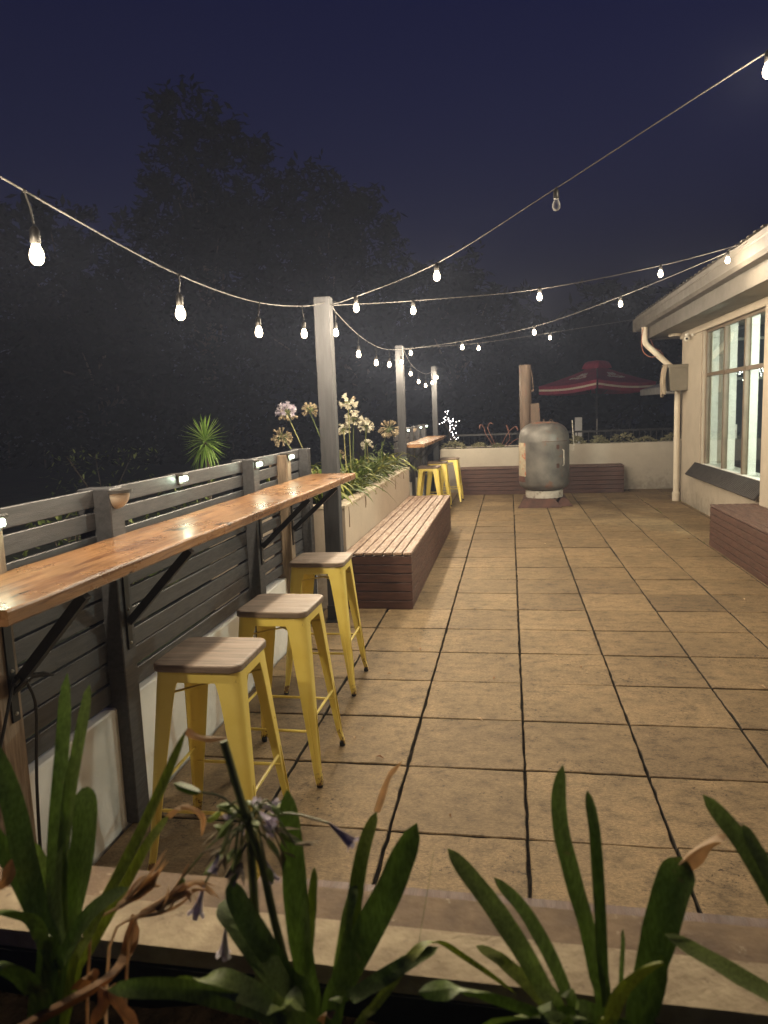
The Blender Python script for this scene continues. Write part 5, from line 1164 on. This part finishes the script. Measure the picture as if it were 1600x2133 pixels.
LEAVES=[('A','g',0.0304,[(-0.04,-1.9,0.987),(-0.049,-1.888,1.014),(-0.058,-1.876,1.041),(-0.064,-1.864,1.073),(-0.067,-1.852,1.108),(-0.068,-1.84,1.144),(-0.069,-1.828,1.179),(-0.07,-1.816,1.213),(-0.072,-1.804,1.244),(-0.076,-1.792,1.271),(-0.079,-1.78,1.298)]),('A','g',0.0255,[(-0.048,-1.88,0.97),(-0.052,-1.872,1.015),(-0.055,-1.864,1.06),(-0.054,-1.856,1.103),(-0.05,-1.848,1.145),(-0.045,-1.84,1.183),(-0.041,-1.832,1.212),(-0.038,-1.824,1.237),(-0.036,-1.816,1.258),(-0.036,-1.808,1.275),(-0.036,-1.8,1.292)]),('A','b',0.0469,[(-0.072,-1.86,0.951),(-0.067,-1.854,0.976),(-0.063,-1.848,1.0),(-0.058,-1.842,1.025),(-0.053,-1.836,1.051),(-0.049,-1.83,1.075),(-0.047,-1.824,1.096),(-0.047,-1.818,1.115),(-0.048,-1.812,1.131),(-0.052,-1.806,1.143),(-0.056,-1.8,1.154)]),('A','g',0.0383,[(-0.037,-1.92,1.004),(-0.049,-1.912,1.032),(-0.06,-1.904,1.06),(-0.071,-1.896,1.088),(-0.082,-1.888,1.112),(-0.091,-1.88,1.134),(-0.1,-1.872,1.155),(-0.111,-1.864,1.176),(-0.124,-1.856,1.195),(-0.138,-1.848,1.214),(-0.152,-1.84,1.234)]),('A','g',0.0357,[(-0.066,-1.88,0.962),(-0.072,-1.878,0.983),(-0.077,-1.876,1.004),(-0.084,-1.874,1.025),(-0.092,-1.872,1.044),(-0.101,-1.87,1.064),(-0.112,-1.868,1.082),(-0.123,-1.866,1.099),(-0.135,-1.864,1.114),(-0.147,-1.862,1.129),(-0.16,-1.86,1.143)]),('A','y',0.0181,[(-0.028,-1.9,0.982),(-0.018,-1.89,1.005),(-0.008,-1.88,1.028),(0.003,-1.87,1.052),(0.015,-1.86,1.075),(0.027,-1.85,1.099),(0.039,-1.84,1.123),(0.051,-1.83,1.15),(0.064,-1.82,1.178),(0.076,-1.81,1.208),(0.088,-1.8,1.237)]),('A','y',0.0165,[(-0.038,-1.88,0.958),(-0.026,-1.872,0.98),(-0.014,-1.864,1.002),(-0.002,-1.856,1.024),(0.009,-1.848,1.044),(0.019,-1.84,1.063),(0.028,-1.832,1.081),(0.036,-1.824,1.096),(0.043,-1.816,1.106),(0.049,-1.808,1.114),(0.056,-1.8,1.123)]),('A','g',0.0273,[(-0.044,-1.92,1.025),(-0.042,-1.926,1.041),(-0.04,-1.932,1.058),(-0.039,-1.938,1.072),(-0.041,-1.944,1.083),(-0.047,-1.95,1.09),(-0.053,-1.956,1.096),(-0.059,-1.962,1.1),(-0.064,-1.968,1.102),(-0.07,-1.974,1.102),(-0.075,-1.98,1.103)]),('A','g',0.0406,[(-0.033,-1.95,0.988),(-0.034,-1.955,1.002),(-0.035,-1.96,1.016),(-0.036,-1.965,1.028),(-0.039,-1.97,1.038),(-0.042,-1.975,1.046),(-0.047,-1.98,1.053),(-0.052,-1.985,1.056),(-0.058,-1.99,1.055),(-0.065,-1.995,1.053),(-0.071,-2.0,1.05)]),('A','g',0.0272,[(-0.071,-1.88,0.974),(-0.072,-1.876,0.99),(-0.073,-1.872,1.007),(-0.074,-1.868,1.022),(-0.076,-1.864,1.036),(-0.078,-1.86,1.049),(-0.082,-1.856,1.061),(-0.086,-1.852,1.072),(-0.092,-1.848,1.081),(-0.099,-1.844,1.09),(-0.106,-1.84,1.1)]),('A','g',0.0198,[(-0.093,-1.84,0.932),(-0.091,-1.832,0.949),(-0.089,-1.824,0.967),(-0.087,-1.816,0.982),(-0.088,-1.808,0.994),(-0.089,-1.8,1.003),(-0.091,-1.792,1.01),(-0.091,-1.784,1.018),(-0.089,-1.776,1.026),(-0.086,-1.768,1.033),(-0.084,-1.76,1.04)]),('A','g',0.0225,[(-0.032,-1.93,0.995),(-0.025,-1.927,1.008),(-0.019,-1.924,1.021),(-0.012,-1.921,1.033),(-0.005,-1.918,1.045),(0.003,-1.915,1.057),(0.011,-1.912,1.067),(0.021,-1.909,1.076),(0.031,-1.906,1.082),(0.042,-1.903,1.088),(0.053,-1.9,1.093)]),('B','g',0.0402,[(0.248,-1.86,0.935),(0.243,-1.854,0.957),(0.238,-1.848,0.979),(0.233,-1.842,1.002),(0.23,-1.836,1.026),(0.227,-1.83,1.052),(0.225,-1.824,1.078),(0.222,-1.818,1.102),(0.219,-1.812,1.124),(0.216,-1.806,1.144),(0.213,-1.8,1.166)]),('B','g',0.0368,[(0.256,-1.9,0.971),(0.242,-1.896,0.986),(0.227,-1.892,1.001),(0.214,-1.888,1.016),(0.203,-1.884,1.028),(0.193,-1.88,1.039),(0.184,-1.876,1.048),(0.176,-1.872,1.058),(0.169,-1.868,1.066),(0.163,-1.864,1.074),(0.157,-1.86,1.082)]),('B','g',0.0439,[(0.274,-1.86,0.938),(0.282,-1.854,0.953),(0.289,-1.848,0.969),(0.298,-1.842,0.986),(0.308,-1.836,1.004),(0.319,-1.83,1.025),(0.331,-1.824,1.046),(0.342,-1.818,1.067),(0.351,-1.812,1.089),(0.361,-1.806,1.11),(0.37,-1.8,1.132)]),('B','g',0.0186,[(0.267,-1.84,0.919),(0.27,-1.836,0.937),(0.274,-1.832,0.956),(0.277,-1.828,0.973),(0.28,-1.824,0.989),(0.283,-1.82,1.005),(0.285,-1.816,1.018),(0.288,-1.812,1.029),(0.29,-1.808,1.036),(0.291,-1.804,1.042),(0.293,-1.8,1.047)]),('B','y',0.0238,[(0.273,-1.85,0.928),(0.277,-1.841,0.945),(0.281,-1.832,0.961),(0.285,-1.823,0.98),(0.289,-1.814,1.003),(0.292,-1.805,1.031),(0.296,-1.796,1.059),(0.3,-1.787,1.08),(0.304,-1.778,1.095),(0.309,-1.769,1.108),(0.314,-1.76,1.12)]),('B','b',0.0398,[(0.251,-1.92,0.977),(0.239,-1.912,0.986),(0.227,-1.904,0.996),(0.215,-1.896,1.005),(0.203,-1.888,1.013),(0.191,-1.88,1.021),(0.179,-1.872,1.027),(0.168,-1.864,1.032),(0.157,-1.856,1.035),(0.147,-1.848,1.037),(0.136,-1.84,1.039)]),('B','g',0.0291,[(0.277,-1.94,0.976),(0.258,-1.944,0.986),(0.238,-1.948,0.997),(0.218,-1.952,1.008),(0.197,-1.956,1.016),(0.175,-1.96,1.025),(0.154,-1.964,1.032),(0.132,-1.968,1.036),(0.111,-1.972,1.037),(0.09,-1.976,1.037),(0.069,-1.98,1.036)]),('B','g',0.0327,[(0.264,-1.96,1.009),(0.249,-1.958,1.015),(0.233,-1.956,1.021),(0.217,-1.954,1.026),(0.202,-1.952,1.029),(0.187,-1.95,1.031),(0.172,-1.948,1.031),(0.157,-1.946,1.029),(0.142,-1.944,1.024),(0.127,-1.942,1.017),(0.111,-1.94,1.01)]),('B','g',0.0243,[(0.285,-1.9,0.969),(0.296,-1.894,0.972),(0.307,-1.888,0.976),(0.319,-1.882,0.98),(0.33,-1.876,0.984),(0.342,-1.87,0.989),(0.353,-1.864,0.993),(0.364,-1.858,0.997),(0.375,-1.852,1.0),(0.385,-1.846,1.002),(0.395,-1.84,1.005)]),('B','y',0.0157,[(0.242,-1.84,0.979),(0.243,-1.838,0.989),(0.243,-1.836,0.999),(0.244,-1.834,1.009),(0.244,-1.832,1.019),(0.245,-1.83,1.028),(0.246,-1.828,1.038),(0.246,-1.826,1.048),(0.247,-1.824,1.059),(0.248,-1.822,1.069),(0.248,-1.82,1.08)]),('B','y',0.0154,[(0.309,-1.9,0.942),(0.323,-1.888,0.956),(0.338,-1.876,0.971),(0.353,-1.864,0.988),(0.368,-1.852,1.002),(0.379,-1.84,1.006),(0.39,-1.828,1.002),(0.402,-1.816,0.989),(0.418,-1.804,0.968),(0.448,-1.792,0.938),(0.483,-1.78,0.903)]),('B','g',0.0374,[(0.25,-1.95,0.991),(0.24,-1.947,0.995),(0.229,-1.944,0.999),(0.219,-1.941,1.002),(0.21,-1.938,1.002),(0.203,-1.935,1.001),(0.195,-1.932,0.999),(0.188,-1.929,0.994),(0.182,-1.926,0.988),(0.175,-1.923,0.981),(0.169,-1.92,0.973)]),('C','g',0.0287,[(0.528,-1.88,0.967),(0.517,-1.872,0.984),(0.505,-1.864,1.002),(0.493,-1.856,1.019),(0.481,-1.848,1.033),(0.469,-1.84,1.046),(0.458,-1.832,1.057),(0.445,-1.824,1.069),(0.432,-1.816,1.08),(0.419,-1.808,1.091),(0.406,-1.8,1.102)]),('C','g',0.0211,[(0.543,-1.88,0.977),(0.537,-1.874,0.99),(0.531,-1.868,1.004),(0.524,-1.862,1.017),(0.517,-1.856,1.029),(0.509,-1.85,1.04),(0.501,-1.844,1.051),(0.492,-1.838,1.061),(0.482,-1.832,1.069),(0.471,-1.826,1.076),(0.46,-1.82,1.083)]),('C','g',0.0245,[(0.575,-1.86,0.96),(0.571,-1.852,0.99),(0.566,-1.844,1.02),(0.56,-1.836,1.05),(0.551,-1.828,1.079),(0.544,-1.82,1.106),(0.538,-1.812,1.128),(0.535,-1.804,1.147),(0.534,-1.796,1.167),(0.536,-1.788,1.185),(0.54,-1.78,1.203)]),('C','g',0.017,[(0.579,-1.86,0.961),(0.577,-1.854,0.993),(0.576,-1.848,1.025),(0.575,-1.842,1.055),(0.574,-1.836,1.084),(0.573,-1.83,1.109),(0.572,-1.824,1.131),(0.571,-1.818,1.149),(0.569,-1.812,1.163),(0.567,-1.806,1.174),(0.565,-1.8,1.184)]),('C','y',0.0194,[(0.534,-1.87,0.947),(0.524,-1.865,0.956),(0.514,-1.86,0.965),(0.505,-1.855,0.973),(0.495,-1.85,0.979),(0.486,-1.845,0.984),(0.476,-1.84,0.988),(0.467,-1.835,0.992),(0.457,-1.83,0.993),(0.448,-1.825,0.994),(0.438,-1.82,0.995)]),('C','g',0.0284,[(0.528,-1.92,0.998),(0.512,-1.92,1.004),(0.497,-1.92,1.01),(0.481,-1.92,1.015),(0.466,-1.92,1.019),(0.451,-1.92,1.022),(0.437,-1.92,1.023),(0.423,-1.92,1.024),(0.409,-1.92,1.022),(0.396,-1.92,1.019),(0.383,-1.92,1.016)]),('C','g',0.0066,[(0.595,-1.84,0.95),(0.597,-1.836,0.958),(0.598,-1.832,0.965),(0.599,-1.828,0.972),(0.6,-1.824,0.98),(0.601,-1.82,0.988),(0.602,-1.816,0.995),(0.603,-1.812,1.002),(0.604,-1.808,1.007),(0.604,-1.804,1.012),(0.605,-1.8,1.017)]),('C','g',0.0243,[(0.546,-1.93,1.004),(0.535,-1.927,1.004),(0.524,-1.924,1.004),(0.513,-1.921,1.002),(0.501,-1.918,0.999),(0.489,-1.915,0.995),(0.477,-1.912,0.989),(0.467,-1.909,0.983),(0.459,-1.906,0.975),(0.452,-1.903,0.967),(0.445,-1.9,0.958)]),('D','b',0.0483,[(0.611,-1.86,0.959),(0.617,-1.854,0.978),(0.623,-1.848,0.997),(0.629,-1.842,1.016),(0.635,-1.836,1.033),(0.64,-1.83,1.049),(0.646,-1.824,1.065),(0.651,-1.818,1.078),(0.657,-1.812,1.089),(0.663,-1.806,1.098),(0.67,-1.8,1.108)]),('D','y',0.0238,[(0.571,-1.92,0.993),(0.574,-1.924,1.01),(0.577,-1.928,1.028),(0.58,-1.932,1.043),(0.584,-1.936,1.057),(0.589,-1.94,1.068),(0.594,-1.944,1.078),(0.599,-1.948,1.087),(0.604,-1.952,1.095),(0.61,-1.956,1.102),(0.616,-1.96,1.108)]),('D','g',0.022,[(0.619,-1.88,0.967),(0.62,-1.882,0.981),(0.622,-1.884,0.995),(0.624,-1.886,1.008),(0.625,-1.888,1.019),(0.625,-1.89,1.027),(0.626,-1.892,1.035),(0.626,-1.894,1.042),(0.626,-1.896,1.051),(0.627,-1.898,1.059),(0.627,-1.9,1.067)]),('D','g',0.0246,[(0.592,-1.9,0.982),(0.583,-1.9,0.986),(0.574,-1.9,0.991),(0.566,-1.9,0.994),(0.558,-1.9,0.996),(0.55,-1.9,0.996),(0.544,-1.9,0.996),(0.537,-1.9,0.994),(0.531,-1.9,0.992),(0.525,-1.9,0.988),(0.52,-1.9,0.984)]),('E','g',0.0271,[(0.787,-1.88,1.035),(0.775,-1.872,1.055),(0.764,-1.864,1.075),(0.752,-1.856,1.095),(0.743,-1.848,1.112),(0.735,-1.84,1.127),(0.727,-1.832,1.14),(0.718,-1.824,1.153),(0.708,-1.816,1.164),(0.698,-1.808,1.175),(0.688,-1.8,1.186)]),('E','g',0.0196,[(0.79,-1.88,1.046),(0.78,-1.874,1.065),(0.768,-1.868,1.084),(0.758,-1.862,1.101),(0.751,-1.856,1.114),(0.746,-1.85,1.123),(0.741,-1.844,1.131),(0.737,-1.838,1.14),(0.732,-1.832,1.148),(0.728,-1.826,1.157),(0.723,-1.82,1.166)]),('E','g',0.025,[(0.771,-1.92,1.027),(0.759,-1.912,1.028),(0.746,-1.904,1.028),(0.733,-1.896,1.029),(0.721,-1.888,1.031),(0.708,-1.88,1.033),(0.695,-1.872,1.036),(0.682,-1.864,1.038),(0.669,-1.856,1.04),(0.656,-1.848,1.043),(0.642,-1.84,1.045)]),('E','g',0.0276,[(0.763,-1.92,1.016),(0.758,-1.918,1.029),(0.753,-1.916,1.043),(0.748,-1.914,1.055),(0.746,-1.912,1.066),(0.745,-1.91,1.075),(0.744,-1.908,1.083),(0.745,-1.906,1.092),(0.746,-1.904,1.103),(0.748,-1.902,1.114),(0.75,-1.9,1.125)])]
EXTRA={'stem': [(0.233,-1.88,0.963),(0.208,-1.86,1.041),(0.194,-1.85,1.1),(0.173,-1.84,1.158),(0.149,-1.83,1.239)],'head': (0.178,-1.84,1.144),'fl': [(0.134,-1.83,0.996),(0.125,-1.86,1.074),(0.216,-1.82,1.088),(0.274,-1.84,1.15),(0.199,-1.8,1.177),(0.239,-1.8,1.189),(0.128,-1.86,1.191),(0.087,-1.86,1.159),(0.153,-1.84,1.205),(0.237,-1.8,1.139),(0.093,-1.85,1.074),(0.217,-1.82,1.06),(0.181,-1.78,1.13),(0.119,-1.8,1.125)],'dryA': [[(0.087,-1.8,1.236),(0.096,-1.8,1.23),(0.114,-1.8,1.227),(0.14,-1.8,1.229)],[(0.054,-1.8,1.121),(0.07,-1.8,1.135),(0.087,-1.8,1.133),(0.101,-1.8,1.121),(0.097,-1.8,1.095)]],'dryB': [(0.318,-1.78,1.132),(0.329,-1.78,1.164),(0.338,-1.78,1.184),(0.352,-1.78,1.199)],'dryD': [(0.667,-1.8,1.102),(0.685,-1.8,1.123),(0.702,-1.8,1.136),(0.713,-1.8,1.141)],'brown': [(-0.04,-1.98,0.974),(-0.003,-1.94,0.977),(0.02,-1.9,0.975),(0.02,-1.86,0.973),(0.018,-1.84,0.99),(0.012,-1.83,1.005)],'brown2': [[(0.033,-1.93,0.99),(0.027,-1.93,0.966),(0.01,-1.93,0.94)],[(0.036,-1.93,0.991),(0.048,-1.93,0.968),(0.069,-1.93,0.941)],[(-0.106,-1.92,1.094),(-0.083,-1.92,1.108),(-0.074,-1.92,1.132)],[(-0.025,-1.9,0.958),(-0.007,-1.9,0.978),(0.001,-1.9,0.97)],[(0.015,-1.86,1.043),(0.042,-1.86,1.058),(0.069,-1.86,1.088)],[(0.26,-1.9,0.942),(0.277,-1.9,0.962),(0.288,-1.9,0.966)]],'brownfan': [[(0.015,-1.86,1.037),(0.048,-1.86,1.064),(0.069,-1.86,1.083)],[(0.065,-1.86,1.041),(0.11,-1.86,1.076),(0.134,-1.86,1.071)],[(0.039,-1.86,1.029),(0.078,-1.86,1.055),(0.099,-1.86,1.081)]],'grass': [(0.358,-1.76,0.92),(0.367,-1.76,0.974),(0.378,-1.76,1.034),(0.386,-1.76,1.081)]}

def near_plants():
    lab = {'A': 'close up agapanthus clump at the lower left with tall upright leaves and brown dead ones', 'B': 'close up agapanthus in the lower middle with a drooping violet flower head',
           'C': 'close up agapanthus right of centre with two upright narrow leaves', 'D': 'close up agapanthus with one wide leaf ending in a dried torn tip', 'E': 'close up agapanthus leaves leaning in from the right edge'}
    r = random.Random(17); Ts = {}
    base = {'A': (-.19, -1.9), 'B': (.19, -1.89), 'C': (.53, -1.88), 'D': (.62, -1.89), 'E': (.87, -1.88)}
    for k in 'ABCDE': Ts[k] = thing('agapanthus_plant', (base[k][0], base[k][1], .765), lab[k], 'plant', 'close up agapanthus in the nearest planter')
    for cl, kind, w, rows in LEAVES:
        m = MB(); m.t = {'g': r.uniform(.25, .75), 'b': r.uniform(.2, .5), 'y': r.uniform(.1, .45)}[kind]
        if kind == 'b': pf = lambda t: min(1, .55+t*.9)*(1 if t < .86 else max(.25, math.sqrt(max(0, 1-((t-.86)/.14)**2))))
        else: pf = lambda t: (.66+.34*math.sin(min(1, t*1.6)*1.57))*(1-.22*max(0, t-.55)/.45)*(1 if t < .82 else max(.06, math.sqrt(max(0, 1-((t-.82)/.18)**2.0))))
        b = rows[0]; pts = [(b[0]*.6+base[cl][0]*.4, b[1]*.6+base[cl][1]*.4, .76)]+[tuple(p) for p in rows] if b[2] > .775 else [tuple(p) for p in rows]
        # leaves show their flat side roughly towards the terrace and camera
        m.leaf(smoothpts(pts, 20), w*.80, side=(1, .25*r.uniform(-1, 1), .1), fold=.22, th=.10, prof=pf)
        m.build('leaf', M['leaf_y'] if kind == 'y' else M['leaf'], Ts[cl], smooth=True)
    def dry(cl, pts, w, tone, name='dried_tip'):
        m = MB(); m.t = tone; m.leaf(smoothpts(pts, 10), w, side=(1, .3, .3), fold=.5, th=.12, prof=lambda t: .5+.5*math.sin(t*9)*.3+.2 if t < .8 else .5*(1-t)/.2+.1)
        m.build(name, M['dry'], Ts[cl], smooth=True)
    for p in EXTRA['dryA']: dry('A', p, .012, .8)
    dry('B', EXTRA['dryB'], .011, .95); dry('D', EXTRA['dryD'], .034, .85)
    dry('A', EXTRA['brown'], .030, .25, 'dead_leaf')
    for i, p in enumerate(EXTRA['brown2']): dry('A' if i < 5 else 'B', p, .022, .45+.1*(i % 3), 'dead_leaf')
    for i, p in enumerate(EXTRA['brownfan']):
        m = MB()
        for q in range(7):
            j = Vector((r.gauss(0, .004), r.gauss(0, .008), r.gauss(0, .004))); m.t = r.uniform(.5, 1); a, b, c2 = [Vector(v) for v in p]
            m.leaf(smoothpts([a+j*.3, b+j+Vector((0, 0, r.gauss(0, .004))), c2+j*2.2+Vector((0, 0, r.gauss(0, .006)))], 8), r.uniform(.004, .009), side=(r.gauss(0, 1), .4, r.gauss(0, 1)), fold=.6, th=.1)
        m.tube(smoothpts([(p[0][0]-.05, p[0][1]-.03, .78), (p[0][0]-.03, p[0][1]-.02, p[0][2]-.03), tuple(p[0])], 6), .0018, 5)
        m.build('dead_flower', M['dry'], Ts['A'])
    s = MB(); s.t = .35; s.tube(smoothpts(EXTRA['stem'], 12), .005, 8); s.build('cut_stalk', M['stem'], Ts['B'], smooth=True)
    m = MB(); m.t = .3; m.leaf(smoothpts(EXTRA['grass'], 8), .003); m.build('grass_blade', M['leaf'], Ts['C'])
    # flower head with long pedicels
    c = Vector(EXTRA['head']); st = MB(); pe = MB(); gr = MB(); pd = MB()
    fs = MB(); fs.t = .7; fs.tube(smoothpts([(.2, -1.88, .77), (.19, -1.87, .95), tuple(c)], 8), .0055, 8); fs.build('flower_stalk', M['stem'], Ts['B'])
    for i, f in enumerate(EXTRA['fl']):
        if i not in (0, 1, 3, 6, 10, 11, 12): continue
        f = Vector(f); mid = (c+f)/2+Vector((0, 0, .012)); st.t = r.random(); st.tube(smoothpts([c, mid, f], 6), .0013, 5)
        d = (f-mid).normalized(); d = (d+Vector((0, 0, -.7 if i in (0, 1, 2, 3, 10, 11) else .1))).normalized()
        if i in (0, 1, 2, 3, 5, 7, 11, 12): floret(pe, f, d, .042, .0075, r, 6, .75)
        else: gr.t = r.random()*.6; gr.leaf([f, f+d*.010, f+d*.024, f+d*.031], .013, fold=.35, th=.6)
    for i in range(38):
        u = r.uniform(-.5, 1); a = r.uniform(0, 6.28); q = math.sqrt(max(0, 1-u*u)); d = Vector((math.cos(a)*q*1.15, math.sin(a)*q, u*.8)); L = r.uniform(.022, .05)
        e = c+d*L+Vector((0, 0, -r.uniform(.004, .034)*q)); st.t = r.random(); st.tube(smoothpts([c, c+d*L*.55+Vector((0, 0, .008)), e], 5), .0011, 5)
        dd = (d+Vector((r.gauss(0, .3), r.gauss(0, .3), -r.uniform(.2, 1.5)))).normalized(); l = r.uniform(.014, .03)
        k = r.random()
        if k < .45: gr.t = r.uniform(.5, 1); gr.leaf([e, e+dd*l*.3, e+dd*l*.75, e+dd*l], .009, fold=.35, th=.7)
        elif k < .75:
            for z in range(3): pd.t = r.random(); d2 = (dd+Vector((r.gauss(0, .35), r.gauss(0, .35), r.gauss(0, .2)))).normalized(); pd.leaf([e, e+d2*l*.6, e+d2*l*1.2], .006, fold=.5, th=.1)
        else: floret(pe, e, dd, l*1.2, .006, r, 5, .6)
    h = st.build('flower_head', M['stem'], Ts['B']); pe.build('petals', M['petal_v'], h); gr.build('buds', M['leaf'], h); pd.build('dried_petals', M['petal_d'], h)
near_plants()
def litter():
    r = random.Random(40); m = MB()
    for i in range(46):
        x, y = r.uniform(.2, 3.1), r.uniform(-.6, 10.5)
        if i % 2: x = r.choice((3.12, 2.55, -.2))+r.gauss(0, .08)
        a = r.uniform(0, 6.28); l = r.uniform(.008, .024); d = Vector((math.cos(a), math.sin(a), 0)); c = Vector((x, y, .006)); m.t = r.random()
        m.leaf([c-d*l, c+Vector((0, 0, .005)), c+d*l], l*.8, fold=.4, th=.15)
    tag(m.build('leaf_litter', M['dry']), 'tiny dry leaf scraps scattered over the pavers', 'litter', kind='stuff')
litter()

# ================================================================== volume added in place of lens glare round the bulbs
def glare_haze():
    m = MB(); m.box(-62, 62, -32, 88, -1.2, 24)
    mt = bpy.data.materials.new('glare_haze'); mt.use_nodes = True; t = mt.node_tree; t.nodes.remove(t.nodes['Principled BSDF'])
    v = N(t, 'ShaderNodeVolumePrincipled'); v.inputs['Color'].default_value = (.60, .70, 1.0, 1); v.inputs['Density'].default_value = GLARE_HAZE; v.inputs['Anisotropy'].default_value = 0.0
    t.links.new(v.outputs[0], t.nodes['Material Output'].inputs['Volume'])
    o = m.build('glare_haze', mt); tag(o, 'thin air volume added to imitate lens glare round the lit bulbs', 'glare_haze', kind='stuff')
GLARE_HAZE = 0.0028
glare_haze()
